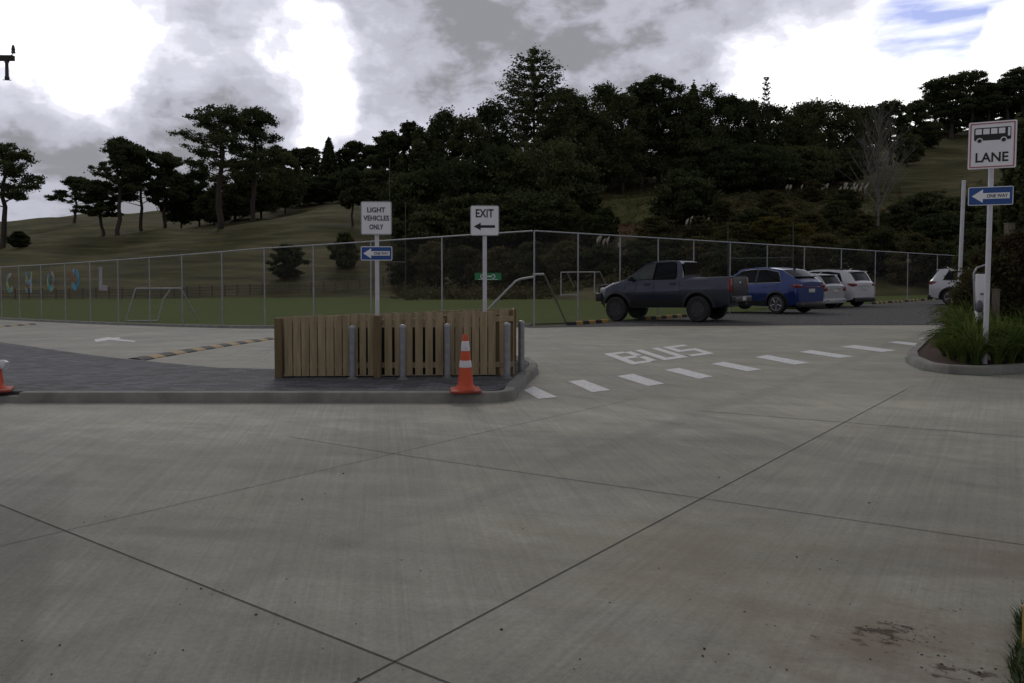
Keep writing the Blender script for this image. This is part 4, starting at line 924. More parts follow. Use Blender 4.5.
# ------------------------------------------------------------------ signs
def rrect(bm, w, h, r, y0, y1, cx=0, cz=0, mi=0):
    pts = []
    for sx, sz, a0 in ((1, 1, 0), (-1, 1, 90), (-1, -1, 180), (1, -1, 270)):
        for k in range(5):
            a = R(a0 + k * 22.5); pts.append((cx + sx * (w / 2 - r) + r * math.cos(a), cz + sz * (h / 2 - r) + r * math.sin(a)))
    a = [bm.verts.new((x, y0, z)) for x, z in pts]; b = [bm.verts.new((x, y1, z)) for x, z in pts]; n = len(pts)
    fs = [bm.faces.new(a), bm.faces.new(b[::-1])] + [bm.faces.new((a[k], b[k], b[(k + 1) % n], a[(k + 1) % n])) for k in range(n)]
    for f in fs: f.material_index = mi
    bmesh.ops.recalc_face_normals(bm, faces=fs)
def plate(parent, w, h, zc, face, border, r=.02, yaw=0.0, bw=.012, yoff=-.05):
    e = bpy.data.objects.new('sign_plate', None)
    bm = bmesh.new(); rrect(bm, w, h, r, yoff, yoff + .004, 0, 0); p = obj('sign_plate', bm, border, parent); p.location = (0, 0, zc); p.rotation_euler = (0, 0, yaw)
    bpy.data.objects.remove(e)
    bm = bmesh.new(); rrect(bm, w - 2 * bw, h - 2 * bw, max(.004, r - bw), yoff - .003, yoff - .0005); obj('sign_face', bm, face, p)
    return p
def brackets(parent, zs, yaw=0):
    for z in zs:
        bm = bmesh.new(); box(bm, (0, -.041, z), (.12, .012, .03)); box(bm, (0, 0, z), (.092, .085, .022), .006); b = obj('bracket', bm, M['galv'], parent); b.rotation_euler = (0, 0, yaw)
def add_arrow(parent, x0, x1, z, t, hw, hl, m, y, name='arrow'):
    bm = bmesh.new(); pts = [(x0, z), (x0 + hl, z + hw), (x0 + hl, z + t), (x1, z + t), (x1, z - t), (x0 + hl, z - t), (x0 + hl, z - hw)]
    a = [bm.verts.new((x, y, q)) for x, q in pts]; b = [bm.verts.new((x, y + .002, q)) for x, q in pts]; n = len(pts)
    bm.faces.new(a); bm.faces.new(b[::-1])
    for k in range(n): bm.faces.new((a[k], b[k], b[(k + 1) % n], a[(k + 1) % n]))
    bmesh.ops.recalc_face_normals(bm, faces=bm.faces); bmesh.ops.triangulate(bm, faces=bm.faces); return obj(name, bm, m, parent)
def pole(parent, h, r=.030):
    bm = bmesh.new(); lathe(bm, [(r, -.1), (r, h - .004), (r * .8, h)], 20); obj('pole', bm, M['pole'], parent, 50)
def oneway(parent, w, h, zc, yaw):
    p = plate(parent, w, h, zc, M['signblue'], M['signwhite'], .02, yaw, .011)
    add_arrow(p, -w * .42, w * .42, 0, h * .16, h * .36, w * .25, M['signwhite'], -.0565)
    lettering('lettering', 'ONE WAY', h * .19, w * .46, M['signblack'], p, (w * .15, -.0585, 0), .012, .002); return p
# light vehicles only
Ys = 10.55; b = at(377.3, 300, Ys); sg = empty('road_sign', (b.x, b.y, ET)); tag(sg, 'light vehicles only sign above a blue one way sign at the timber enclosure', 'road sign')
k = F / Ys; zt = EYE + (HOR - 202) / k; pole(sg, zt - ET - .02); w, h = 30.5 / k, 33 / k; zc = zt - h / 2 - ET
p = plate(sg, w, h, zc, M['signwhite'], M['signback'], .025, R(3), .014)
for s, z, ww in (('LIGHT', .115, .58), ('VEHICLES', .0, .83), ('ONLY', -.125, .45)): lettering('lettering', s, .072, w * ww, M['signblack'], p, (0, -.0545, z), .020)
z2 = EYE + (HOR - 253.5) / k - ET; oneway(sg, 31 / k, 14 / k, z2, R(3)); brackets(sg, (zc + .1, zc - .12, z2), R(3))
# exit
Ye = 10.75; b = at(484.8, 300, Ye); sg = empty('road_sign', (b.x, b.y, ET)); tag(sg, 'exit sign with black arrow pointing left on a white pole in the enclosure', 'road sign')
k = F / Ye; zt = EYE + (HOR - 206) / k; pole(sg, zt - ET - .02); w, h = 28.5 / k, 30 / k; zc = zt - h / 2 - ET
p = plate(sg, w, h, zc, M['signwhite'], M['signback'], .03, R(2), .012)
lettering('lettering', 'EXIT', .118, w * .62, M['signblack'], p, (0, -.0545, .105), .020); add_arrow(p, -w * .38, w * .36, -.085, .019, .055, .10, M['signblack'], -.0555); brackets(sg, (zc + .1, zc - .12), R(2))
# bus lane
Yl = 11.75; b = at(984.8, 363, Yl); sg = empty('road_sign', (b.x, b.y, .105)); tag(sg, 'bus lane sign with a bus picture over a blue one way sign', 'road sign')
k = F / Yl; zt = EYE + (HOR - 123) / k; pole(sg, zt - .105 - .03, .037); w, h = .64, 46.5 / k; zc = zt - h / 2 - .105; yaw = R(-30)
p = plate(sg, w, h, zc, M['signwhite'], M['signwhite'], .02, yaw, .008)
bm = bmesh.new()
for cx, cz, ww, hh in ((0, h / 2 - .03, w - .05, .016), (0, -h / 2 + .03, w - .05, .016), (-w / 2 + .03, 0, .016, h - .076), (w / 2 - .03, 0, .016, h - .076)): box(bm, (cx, -.0555, cz), (ww, .002, hh))
obj('red_border', bm, M['signred'], p)
lettering('lettering', 'LANE', .15, w * .68, M['signblack'], p, (0.0, -.0545, -.19), .022)
bm = bmesh.new(); rrect(bm, .49, .20, .02, -.0555, -.0535, 0, .175); bw_ = obj('bus_symbol', bm, M['signblack'], p)
bm = bmesh.new()
for i in range(4): box(bm, (-.185 + i * .103, -.057, .215), (.084, .002, .085))
box(bm, (.218, -.057, .195), (.032, .002, .13)); lathe(bm, [(.043, -.0575), (.043, -.0565)], 20, 'y', 0, (-.17, 0, .075)); lathe(bm, [(.043, -.0575), (.043, -.0565)], 20, 'y', 0, (.15, 0, .075)); obj('bus_windows', bm, M['signwhite'], bw_)
bm = bmesh.new()
for x in (-.17, .15): lathe(bm, [(.03, -.060), (.03, -.0585)], 20, 'y', 0, (x, 0, .072))
obj('bus_wheels', bm, M['signblack'], bw_)
z2 = EYE + (HOR - 196.5) / k - .105; oneway(sg, .60, .29, z2, yaw); brackets(sg, (zc + .2, zc - .2, z2), yaw); sg.rotation_euler = (0, R(.6), 0)
# plain pole in the planting
Yp = 17.5; b = at(958.2, 300, Yp); r = empty('white_pole', (b.x, b.y, .1)); tag(r, 'bare white pole without a plate rising from the shrubs behind the bus lane sign', 'pole')
bm = bmesh.new(); hp = EYE + (HOR - 182) / F * Yp - .1; lathe(bm, [(.042, 0), (.042, hp)], 16); obj('pole', bm, M['pole'], r, 50)
bm = bmesh.new(); lathe(bm, [(.046, hp + .001), (.046, hp + .02), (.02, hp + .03)], 16); obj('cap', bm, M['pole'], r, 50); r.rotation_euler = (0, R(1.2), 0)
# white utility panel with pipe
Yu = 14.2; b = at(981.5, 300, Yu); k = F / Yu; r = empty('utility_panel', (b.x, b.y, .1)); tag(r, 'narrow white utility panel with black latches behind the bus lane sign pole', 'utility panel')
zt = EYE + (HOR - 274) / k - .1
bm = bmesh.new(); box(bm, (0, 0, zt / 2), (.20, .10, zt), .008); obj('panel', bm, M['signwhite'], r)
bm = bmesh.new(); box(bm, (-.03, 0, zt + .012), (.10, .06, .024), .005); obj('cap', bm, M['blackplastic'], r)
bm = bmesh.new(); box(bm, (-.03, -.06, zt - .38), (.06, .02, .022), .004); obj('latch', bm, M['blackplastic'], r)
bm = bmesh.new(); lathe(bm, [(.03, 0), (.06, .03), (.062, .15), (.045, .21), (.02, .23)], 14, 'z', 0, (-.10, -.10, zt - .73)); obj('canister', bm, M['greyplastic'], r, 45)
bm = bmesh.new(); tube(bm, [(-.12, 0, zt - .70), (-.15, 0, zt - .2), (-.16, 0, zt + .02), (-.10, 0, zt + .12), (.05, 0, zt + .17)], .018, 8); obj('pipe', bm, M['galv'], r, 50)
for px, yt, Yq, hh, lab in [(1009.5, 224, 16.5, 2.7, 'weathered square timber post standing above the reddish hedge'), (996, 290, 14.0, 1.2, 'short pale timber stump among the strap leaves by the bus lane pole')]:
    b = at(px, yt, Yq); bm = bmesh.new(); h0 = b.z - .1; ww = .15 if px > 1000 else .10; box(bm, (0, 0, h0 / 2), (ww, ww, h0), .01); box(bm, (0, 0, h0 + .012), (ww + .01, ww + .01, .02), .004)
    o2 = obj('timber_post', bm, M['oldwood']); o2.location = (b.x, b.y, .1); tag(o2, lab, 'post')

# ------------------------------------------------------------------ planting
def strap_plant(n, h):
    bm = bmesh.new()
    for k in range(n):
        a = random.uniform(0, 6.283); l = h * random.uniform(.7, 1.25); d = Vector((math.cos(a), math.sin(a), 0)); s = Vector((-d.y, d.x, 0)); w = random.uniform(.012, .021)
        out = random.uniform(.12, .70); r0 = random.uniform(0, .07); P = []
        for i in range(6):
            t = i / 5; P.append(d * (r0 + out * l * t ** 1.2) + Vector((0, 0, l * (1.25 * t - (.45 + .62 * out) * t * t))))
        rows = [[bm.verts.new(p - s * w * (1 - (i / 5) ** 3) - Vector((0, 0, 0))), bm.verts.new(p + Vector((0, 0, -.006))), bm.verts.new(p + s * w * (1 - (i / 5) ** 3))] for i, p in enumerate(P)]
        for u, v in zip(rows, rows[1:]):
            bm.faces.new((u[0], u[1], v[1], v[0])); bm.faces.new((u[1], u[2], v[2], v[1]))
    return bm
SP = []
for k in range(3):
    bm = strap_plant(150, .88); me = bpy.data.meshes.new('strap_plant'); bm.to_mesh(me); bm.free(); me.materials.append(M['leaf_strap']); SP.append(me)
for px, py, s in [(944, 356, .5), (952, 360, .72), (964, 363.5, .75), (976, 365, .72), (997, 365, .75), (1010, 364, .78), (1024, 363, .8), (950, 353, .7), (960, 358, .9), (966, 360, .9), (975, 362, 1.0), (998, 361, 1.0), (1014, 361, 1.0), (1034, 360, 1.0), (958, 342, .8), (966, 346, .95), (970, 348, 1.05), (990, 349, 1.05), (1008, 349, 1.05), (1026, 349, 1.1),
                  (962, 335, .95), (970, 338, 1.05), (980, 339, 1.1), (1000, 340, 1.1), (1018, 340, 1.1), (964, 331, 1.0), (977, 333, 1.05)]:
    p = gp(px, py, .1); o2 = bpy.data.objects.new('strap_plant', SP[random.randrange(3)]); o2.location = (p.x, p.y, .1); s *= 1.0 if py > 346 else 1.18; o2.scale = (s, s, s * random.uniform(.95, 1.15)); o2.rotation_euler = (0, 0, random.uniform(0, 6.28)); link(o2)
    tag(o2, 'clump of long green strap leaves in the kerbed planting bed', 'plant', 'strap-leaved plants in the kerbed bed')
def hedge(name, px, topy, wpx, Y, m, label, n, depth=.9, size=.07, cat='shrub'):
    b = at(px, 300, Y); zt = EYE + (HOR - topy) / F * Y; w = wpx / F * Y; h = zt - .1; r = empty(name, (b.x, b.y, .1)); tag(r, label, cat)
    bm = bmesh.new(); C = []
    for k in range(7):
        x = random.uniform(-.3, .3) * w; limb(bm, (x * .5, 0, -.05), (x * 1.2, random.uniform(-.3, .3), h * random.uniform(.6, .9)), .025, .008, .05, 5, 5)
    for k in range(60):
        zc = random.uniform(.12, .93) * h; rr = .5 * math.sqrt(max(.08, 1 - ((zc / h - .5) / .62) ** 2)); s = random.uniform(.14, .30)
        C.append(clump((random.uniform(-1, 1) * rr * w * .86, random.uniform(-1, 1) * rr * depth, zc), (s, s, s * .8), n))
    V, Q = cards(np.concatenate(C), size); npmesh('foliage', V, Q, M[m], r); obj('stems', bm, M['bark'], r)
hedge('hedge', 1024, 229, 84, 15.2, 'leaf_red', 'dense dark reddish-green hedge shrub right of the bus lane pole', 760, 1.0, .085, 'hedge')
hedge('shrub', 974, 268, 26, 16.5, 'leaf_scrub', 'loose olive twiggy shrub covering the front of the far white car', 200, .7, .07)
hedge('shrub', 985, 250, 44, 19.0, 'leaf_dark', 'dark shrub behind the white utility panel', 420, .9, .085)
# verge at bottom right: grass and a yellow peg
bm = bmesh.new()
for k in range(4200):
    x = random.uniform(0, 1); y = random.uniform(2.55, 3.38); left = 1.99 + .02 * math.sin(y * 19) + (y - 2.87) * .76; xx = left + x ** 1.4 * .5
    l = random.uniform(.035, .10); a = random.uniform(0, 6.28); d = Vector((math.cos(a), math.sin(a), 0)); s = Vector((-d.y, d.x, 0)) * .0035; p = Vector((xx, y, 0)); q = p + d * l * .25 + Vector((0, 0, l * .7)); e = p + d * l * .65 + Vector((0, 0, l))
    v = [bm.verts.new(z) for z in (p - s, p + s, q + s * .8, q - s * .8)]; bm.faces.new(v); bm.faces.new((v[3], v[2], bm.verts.new(e)))
tag(obj('grass', bm, M['turf']), 'tuft of green grass at the bottom right corner beside the concrete', None, kind='stuff')
bm = bmesh.new(); prism(bm, [(1.86, 2.6), (2.9, 2.6), (2.9, 3.40), (2.46, 3.38), (2.03, 2.87)], -.02, .012); tag(obj('verge', bm, M['soil']), kind='structure')
b = gp(1025.5, 660); r = empty('marker_peg', b); tag(r, 'thin yellow marker peg in the grass at the right edge', 'peg')
bm = bmesh.new(); box(bm, (0, 0, .10), (.022, .022, .22), .003); obj('peg', bm, M['yellow'], r)
bm = bmesh.new(); lathe(bm, [(.015, .211), (.015, .225), (.006, .23)], 12); obj('cap', bm, M['yellow'], r)
# debris on the concrete
bm = bmesh.new()
for k in range(150):
    px = random.uniform(0, 1024); py = 410 + 270 * random.random() ** .8; p = gp(px, py); s = random.uniform(.0015, .0042) * (1.8 if random.random() < .12 else 1)
    vv = bmesh.ops.create_icosphere(bm, subdivisions=1, radius=s)['verts']
    for v in vv: v.co = Vector((v.co.x * random.uniform(.7, 1.5), v.co.y * random.uniform(.7, 1.5), v.co.z * .6)) + p + Vector((0, 0, s * .4))
for cx, cy, n_, sp_ in ((893, 634, 26, .10), (965, 670, 20, .12)):
    for k in range(n_):
        p = gp(cx, cy) + Vector((random.gauss(0, sp_), random.gauss(0, sp_ * .5), 0)); s = random.uniform(.0015, .005)
        vv = bmesh.ops.create_icosphere(bm, subdivisions=1, radius=s)['verts']
        for v in vv: v.co = Vector((v.co.x * 1.4, v.co.y, v.co.z * .5)) + p + Vector((0, 0, s * .3))
tag(obj('debris', bm, M['debris']), 'small dark stones and clay crumbs scattered on the concrete', None, kind='stuff')

# ------------------------------------------------------------------ speed humps and wheel stops
def hump(a, b, n, label):
    a, b = V2(a.x, a.y), V2(b.x, b.y); r = empty('speed_hump', (a.x, a.y, G(a.x, a.y))); tag(r, label, 'speed hump', 'yellow and black speed humps on the left road'); o = r.location.copy(); s = n2(a, b)
    bm = bmesh.new(); prof = [(-.19, 0), (-.17, .02), (-.08, .048), (0, .055), (.08, .048), (.17, .02), (.19, 0)]
    for i in range(n):
        rings = []
        for t in (i / n + .0005, (i + 1) / n - .0005):
            p = a.lerp(b, t); rings.append([bm.verts.new(Vector((p.x + s.x * k, p.y + s.y * k, G(p.x + s.x * k, p.y + s.y * k) + z)) - o) for k, z in prof])
        for k in range(len(prof) - 1): bm.faces.new((rings[0][k], rings[0][k + 1], rings[1][k + 1], rings[1][k])).material_index = i % 2
        for q in rings: bm.faces.new(q).material_index = i % 2
    bmesh.ops.recalc_face_normals(bm, faces=bm.faces); obj('rubber_strip', bm, [M['black'], M['dullyellow']], r)
hump(gp(133, 361), gp(292, 336.2), 19, 'yellow and black speed hump on the road left of the paling enclosure')
hump(gp(-25, 328.6), gp(33, 324.6), 9, 'distant yellow and black speed hump at the left edge of the road')
def wheel_stop():
    r = empty('wheel_stop', (0, 0, 0)); bm = bmesh.new()
    for i in range(6):
        x0, x1 = -.9 + i * .3 + .001, -.9 + (i + 1) * .3 - .001; P = [(-.075, 0), (-.06, .09), (-.03, .11), (.03, .11), (.06, .09), (.075, 0)]
        a_ = [bm.verts.new((x0, y, z)) for y, z in P]; b_ = [bm.verts.new((x1, y, z)) for y, z in P]
        for k in range(5): bm.faces.new((a_[k], a_[k + 1], b_[k + 1], b_[k])).material_index = i % 2
        for q in (a_, b_): bm.faces.new(q).material_index = i % 2
    bmesh.ops.recalc_face_normals(bm, faces=bm.faces); obj('rubber_block', bm, [M['black'], M['yellow']], r); return r
ws = wheel_stop(); fd = (FR1 - FC).normalized(); fa_ = math.atan2(fd.y, fd.x); fnn = n2(FC, FR1)
for i, px in enumerate([588, 655, 676, 880, 896, 912, 928, 944]):
    p = on_line(px, FC - fnn * .55, FR1 - fnn * .55); o2 = ws if i == 0 else copy_tree(ws); o2.location = (p.x, p.y, G(p.x, p.y) + .01); o2.rotation_euler = (0, 0, fa_)
    lab = 'yellow and black wheel stop in front of the pickup truck, at the fence corner' if i == 0 else ('yellow and black wheel stop seen under the pickup truck' if i < 3 else 'striped wheel stop at the fence between the white cars')
    tag(o2, lab, 'wheel stop', 'wheel stops along the right fence')

# ------------------------------------------------------------------ vehicles
def pw(pts):
    xs_, zs_ = zip(*pts); return lambda x: float(np.interp(x, xs_, zs_))
def sm(pts, k=.05):
    f = pw(pts); return lambda x: (f(x - k) + 2 * f(x) + f(x + k) + f(x - k / 2) * 2 + f(x + k / 2) * 2) / 8
def sect(t):                             # door section: tucked under below the crease, leaning in slightly above it
    return .90 + .10 * (t / .56) ** .75 if t < .56 else 1.0 - .045 * ((t - .56) / .44) ** 1.3
class Car:
    """x forward from the rear axle, y left, z up"""
    def __init__(s, name, label, loc, head, d):
        s.d = d; s.r = empty(name, loc, head); tag(s.r, label, d.get('cat', 'car'), d.get('group'))
        s.top, s.belt, s.wid, s.rh = sm(d['top'], d.get('k', .05)), sm(d['belt']), sm(d['wid'], .04), sm(d['rh'])
        s.sill = d['sill']; s.body()
    def side(s, x, z):
        w = s.wid(x); zb = min(s.belt(x), s.top(x) - .01); lo = s.sill
        if z <= zb:
            t = (z - lo) / max(.05, zb - lo); t = min(1, max(0, t)); return w * sect(t)
        yb = w * sect(1.0); t = min(1, (z - zb) / max(.02, s.top(x) - zb)); return yb + (s.rh(x) - yb) * (t ** 1.25)
    def bottom(s, x):
        d = s.d; z = s.sill + max(0, (d['x0'] + .45 - x)) * .28 + max(0, (x - (d['x1'] - .5))) * .2
        for xa in (0, d['wb']):
            q = d['ra'] ** 2 - (x - xa) ** 2
            if q > 0: z = max(z, d['rt'] + math.sqrt(q))
        return z
    def body(s):
        d = s.d; X = sorted(set([d['x0'] + k for k in (0, .02, .05, .09, .14)] + list(np.arange(d['x0'] + .18, d['x1'] - .15, .045)) + [d['x1'] - k for k in (.14, .09, .05, .02, 0)] + [xa + q * d['ra'] for xa in (0, d['wb']) for q in (-1, -.97, -.85, .85, .97, 1)] + list(d.get('xtra', []))))
        bed = d.get('bed'); bm = bmesh.new(); rings = []
        for x in X:
            zt = s.top(x) if not (bed and x < bed[1]) else bed[2]; zb = min(s.belt(x), zt - .008) if not (bed and x < bed[1]) else bed[2] - .008; z0 = s.bottom(x); P = []
            inbed = bed and bed[0] <= x <= bed[1]
            for i in range(9):
                z = z0 + (zb - z0) * i / 8; P.append((s.side(x, z), z))
            if inbed:
                w = P[-1][0]; P += [(w - .015, zt), (w - .06, zt), (w - .075, zt - .03), (w - .08, zt - .25), (w - .085, zt - .47), (.3, zt - .47), (0, zt - .47)]
            else:
                if bed and x < bed[1]: rw = P[-1][0] - .02
                else: rw = s.rh(x)
                yb = P[-1][0]
                for i in range(1, 5):
                    t = i / 4; P.append((yb + (rw - yb) * t ** 1.25, zb + (zt - .025 * (zt - zb > .1) - zb) * t))
                for t in (.72, .4, 0): P.append((rw * t, zt - .025 * (zt - zb > .1) + .03 * (1 - t * t) * (1 if zt - zb > .1 else .7)))
            ring = [bm.verts.new((x, y, z)) for y, z in P] + [bm.verts.new((x, -y, z)) for y, z in P[-2::-1]]
            rings.append(ring)
        for a, b in zip(rings, rings[1:]):
            for k in range(len(a) - 1):
                try: bm.faces.new((a[k], b[k], b[k + 1], a[k + 1]))
                except ValueError: pass
        bm.faces.new(rings[0]); bm.faces.new(rings[-1][::-1]); bmesh.ops.recalc_face_normals(bm, faces=bm.faces)
        obj('body', bm, d['paint'], s.r, 32)
        bm = bmesh.new(); w = s.wid(d['wb'] / 2)
        box(bm, ((d['x0'] + d['x1']) / 2, 0, s.sill + .12), (d['x1'] - d['x0'] - .5, w * 1.16, .30)); box(bm, (d['wb'] / 2, 0, s.sill + .10), (d['wb'] - 2 * d['ra'] - .02, w * 1.8, .24)); box(bm, (d['wb'] / 2, 0, (s.sill + s.belt(d['wb'] / 2)) / 2 + .1), (d['wb'] + .9, w * 1.15, .5))
        obj('chassis', bm, M['blackplastic'], s.r)
    def patch(s, name, poly, m, off=.006, sides=(1, -1), parent=None, sub=3):
        out = []
        for sg_ in sides:
            bm = bmesh.new(); f = bm.faces.new([bm.verts.new((x, 0, z)) for x, z in poly]); bmesh.ops.triangulate(bm, faces=[f])
            for _ in range(sub): bmesh.ops.subdivide_edges(bm, edges=[e for e in bm.edges if e.calc_length() > .09], cuts=1); bmesh.ops.triangulate(bm, faces=bm.faces)
            for v in bm.verts: v.co.y = sg_ * (s.side(v.co.x, v.co.z) + off)
            ex = bmesh.ops.solidify(bm, geom=bm.faces[:], thickness=.004) if False else None
            bmesh.ops.recalc_face_normals(bm, faces=bm.faces)
            if sum(f.normal.y for f in bm.faces) * sg_ < 0: bmesh.ops.reverse_faces(bm, faces=bm.faces)
            out.append(obj(name, bm, m, parent or s.r, 40))
        return out
    def screen(s, name, x0, x1, m, inset=.05, off=.008, n=8):
        bm = bmesh.new(); rows = []
        for i in range(n + 1):
            x = x0 + (x1 - x0) * i / n; z = s.top(x); dz = (s.top(x + .02) - s.top(x - .02)) / .04; nn = Vector((-dz, 0, 1)).normalized() * off; yb = s.rh(x) - inset
            rows.append([bm.verts.new(Vector((x, yb * t, z - .025 + .03 * (1 - t * t))) + nn) for t in (-1, -.72, -.4, 0, .4, .72, 1)])
        for a, b in zip(rows, rows[1:]):
            for k in range(6): bm.faces.new((a[k], a[k + 1], b[k + 1], b[k]))
        bmesh.ops.recalc_face_normals(bm, faces=bm.faces); return obj(name, bm, m, s.r, 50)
    def blk(s, name, c, sz, m, bev=.01, parent=None, rot=None):
        bm = bmesh.new(); box(bm, c, sz, bev, rot); return obj(name, bm, m, parent or s.r, 40)
    def wheels(s, rim, tw=.23, nsp=5, tyre_r=None):
        d = s.d; rt = d['rt']; rr = d.get('rr', rt * .68); y = s.wid(d['wb'] / 2) - d.get('win', .02) - tw / 2
        base = None
        for xa, sg_ in ((0, 1), (d['wb'], 1), (0, -1), (d['wb'], -1)):
            if base is None:
                bm = bmesh.new(); h = tw / 2; lathe(bm, [(rr - .01, -h * .92), (rt - .035, -h), (rt - .008, -h * .82), (rt, -h * .5), (rt, h * .5), (rt - .008, h * .82), (rt - .035, h), (rr - .01, h * .92), (rr - .012, -h * .92)], 36, 'y')
                wh = obj('wheel', bm, M['tyre'], s.r, 40)
                bm = bmesh.new(); lathe(bm, [(rr - .002, h * .90), (rr - .025, h * .88), (rr - .05, h * .5), (rr - .05, -h * .8), (rr - .002, -h * .85)], 30, 'y'); lathe(bm, [(rr * .9, .0), (rr * .9, .006)], 24, 'y')
                ri = obj('rim', bm, M['darkalloy'], wh, 40)
                bm = bmesh.new(); lathe(bm, [(.055, h * .2), (.055, h * .82), (.045, h * .86), (.0005, h * .87)], 16, 'y')
                for k in range(nsp):
                    a = 6.283 * k / nsp
                    box(bm, (math.cos(a) * rr * .55, h * .72, math.sin(a) * rr * .55), (rr * .92, h * .22, rr * .20), .008, Matrix.Rotation(-a, 3, 'Y')) if False else tube(bm, [(math.cos(a) * .04, h * .74, math.sin(a) * .04), (math.cos(a + .05) * rr * .96, h * .80, math.sin(a + .05) * rr * .96)], [rr * .10, rr * .125], 6)
                tube(bm, [(math.cos(a) * (rr - .012), h * .84, math.sin(a) * (rr - .012)) for a in np.linspace(0, 6.2832, 33)], .014, 6, cap=False)
                sp = obj('spokes', bm, rim, wh, 40); base = (wh, ri, sp)
            else:
                wh = base[0].copy(); COL.objects.link(wh); wh.parent = s.r
                for q in base[1:]: c = q.copy(); COL.objects.link(c); c.parent = wh
            wh.location = (xa, sg_ * y, rt); wh.rotation_euler = (0, random.uniform(0, 1), 0 if sg_ > 0 else math.pi)
    def arches(s, m, w=.07, off=.012):
        d = s.d
        for xa in (0, d['wb']):
            for sg_ in (1, -1):
                bm = bmesh.new(); prev = None
                for k in range(19):
                    a = R(-8 + 196 * k / 18); row = []
                    for rr in (d['ra'] - .012, d['ra'] + w * .5, d['ra'] + w):
                        x = xa + rr * math.cos(a); z = max(d['sill'] - .02, d['rt'] + rr * math.sin(a)); row.append(bm.verts.new((x, sg_ * (s.side(min(max(x, d['x0'] + .02), d['x1'] - .02), z) + off * (1 if rr < d['ra'] + w else .2)), z)))
                    if prev:
                        for i in (0, 1): bm.faces.new((prev[i], prev[i + 1], row[i + 1], row[i]))
                    prev = row
                bmesh.ops.recalc_face_normals(bm, faces=bm.faces); obj('wheel_arch', bm, m, s.r, 50)
    def mirror(s, x, z, m):
        for sg_ in (1, -1):
            y = s.side(x, z); bm = bmesh.new(); box(bm, (x - .02, sg_ * (y + .13), z + .06), (.11, .20, .16), .035); box(bm, (x, sg_ * (y + .03), z + .01), (.06, .10, .04), .01); obj('mirror', bm, m, s.r, 50)

def heading(deg): return R(180 - deg)      # nose to the left and away from the camera
# --- grey pickup
RL = gp(699, 322.5); th = 34; hd = heading(th); hv = Vector((math.cos(hd), math.sin(hd), 0)); lv = Vector((-hv.y, hv.x, 0))
loc = RL - lv * .80; zf = G(*(RL + hv * 3.1).xy); zr = G(RL.x, RL.y)
d = dict(x0=-1.16, x1=3.86, wb=3.09, rt=.405, rr=.24, ra=.52, sill=.47, win=-.05, paint=M['greypaint'], cat='pickup truck', k=.05,
         top=[(-1.2, 1.39), (.53, 1.39), (.56, 1.40), (.585, 1.90), (.72, 1.935), (1.2, 1.96), (1.62, 1.95), (1.90, 1.89), (2.78, 1.38), (2.86, 1.355), (3.25, 1.29), (3.62, 1.16), (3.80, 1.05), (3.86, .98)],
         belt=[(-1.2, 1.36), (.5, 1.36), (.6, 1.33), (1.3, 1.30), (2.6, 1.28), (2.85, 1.26), (3.25, 1.18), (3.62, 1.05), (3.86, .93)],
         wid=[(-1.16, .80), (-1.08, .88), (-.6, .905), (2.5, .905), (3.2, .90), (3.58, .86), (3.80, .74), (3.86, .62)], rh=[(-1.2, .8), (.5, .76), (.75, .74), (1.3, .72), (1.8, .70), (2.78, .80), (3.3, .76), (3.62, .70), (3.86, .5)],
         bed=(-1.10, .555, 1.39), xtra=[.556, .565, .575, .585, .60, .62, .65, .68, -1.101, -1.099])
c = Car('pickup_truck', 'dark grey lifted double-cab pickup truck parked nose to the fence corner', Vector((loc.x, loc.y, zr + .01)), hd, d)
c.r.rotation_euler = (0, math.atan2(zr - zf, 3.1) * 1.0, hd); c.r.scale = (.90, 1.0, 1.0)
c.patch('window_frame', [(.80, 1.34), (.74, 1.46), (.765, 1.84), (.84, 1.895), (1.80, 1.88), (2.63, 1.395), (2.62, 1.34)], M['trim'], .003)
c.patch('window', [(.84, 1.36), (.78, 1.46), (.80, 1.82), (.86, 1.855), (1.46, 1.88), (1.57, 1.36)], M['glass']); c.patch('window', [(1.66, 1.36), (1.55, 1.88), (1.80, 1.85), (2.54, 1.44), (2.58, 1.36)], M['glassgreen'])
c.screen('windscreen', 1.94, 2.74, M['glassgreen'])
bm = bmesh.new(); rrect(bm, 1.36, .44, .06, -.006, .006); rw_ = obj('rear_window', bm, M['glass'], c.r); rw_.location = (.540, 0, 1.66); rw_.rotation_euler = (0, 0, math.pi / 2)
c.patch('sill_trim', [(.58, .50), (.58, .70), (2.50, .70), (2.50, .50)], M['blackplastic'], .012); c.patch('side_strip', [(.62, .78), (.62, .82), (2.50, .82), (2.50, .78)], M['greypaint'], .022)
c.patch('door', [(.64, .72), (.64, 1.30), (1.585, 1.30), (1.585, .72)], M['greypaint'], .010); c.patch('door', [(1.605, .72), (1.605, 1.30), (2.50, 1.29), (2.54, .72)], M['greypaint'], .010)
for x in (.78, 1.74): c.patch('door_handle', [(x, 1.17), (x, 1.24), (x + .22, 1.24), (x + .22, 1.17)], M['blackplastic'], .03)
for sg_ in (1, -1):
    c.blk('tail_light', (-1.14, sg_ * .81, 1.13), (.07, .12, .42), M['redlamp'], .03); c.blk('headlight', (3.64, sg_ * .74, 1.03), (.26, .20, .17), M['clearlamp'], .05)
c.patch('tail_light', [(-1.13, .94), (-1.13, 1.33), (-1.04, 1.31), (-1.06, .97)], M['redlamp'], .006)
c.blk('tailgate', (-1.158, 0, 1.09), (.05, 1.44, .56), M['blackplastic'], .02); c.blk('tailgate_handle', (-1.19, 0, 1.19), (.02, .22, .06), M['chrome'], .006)
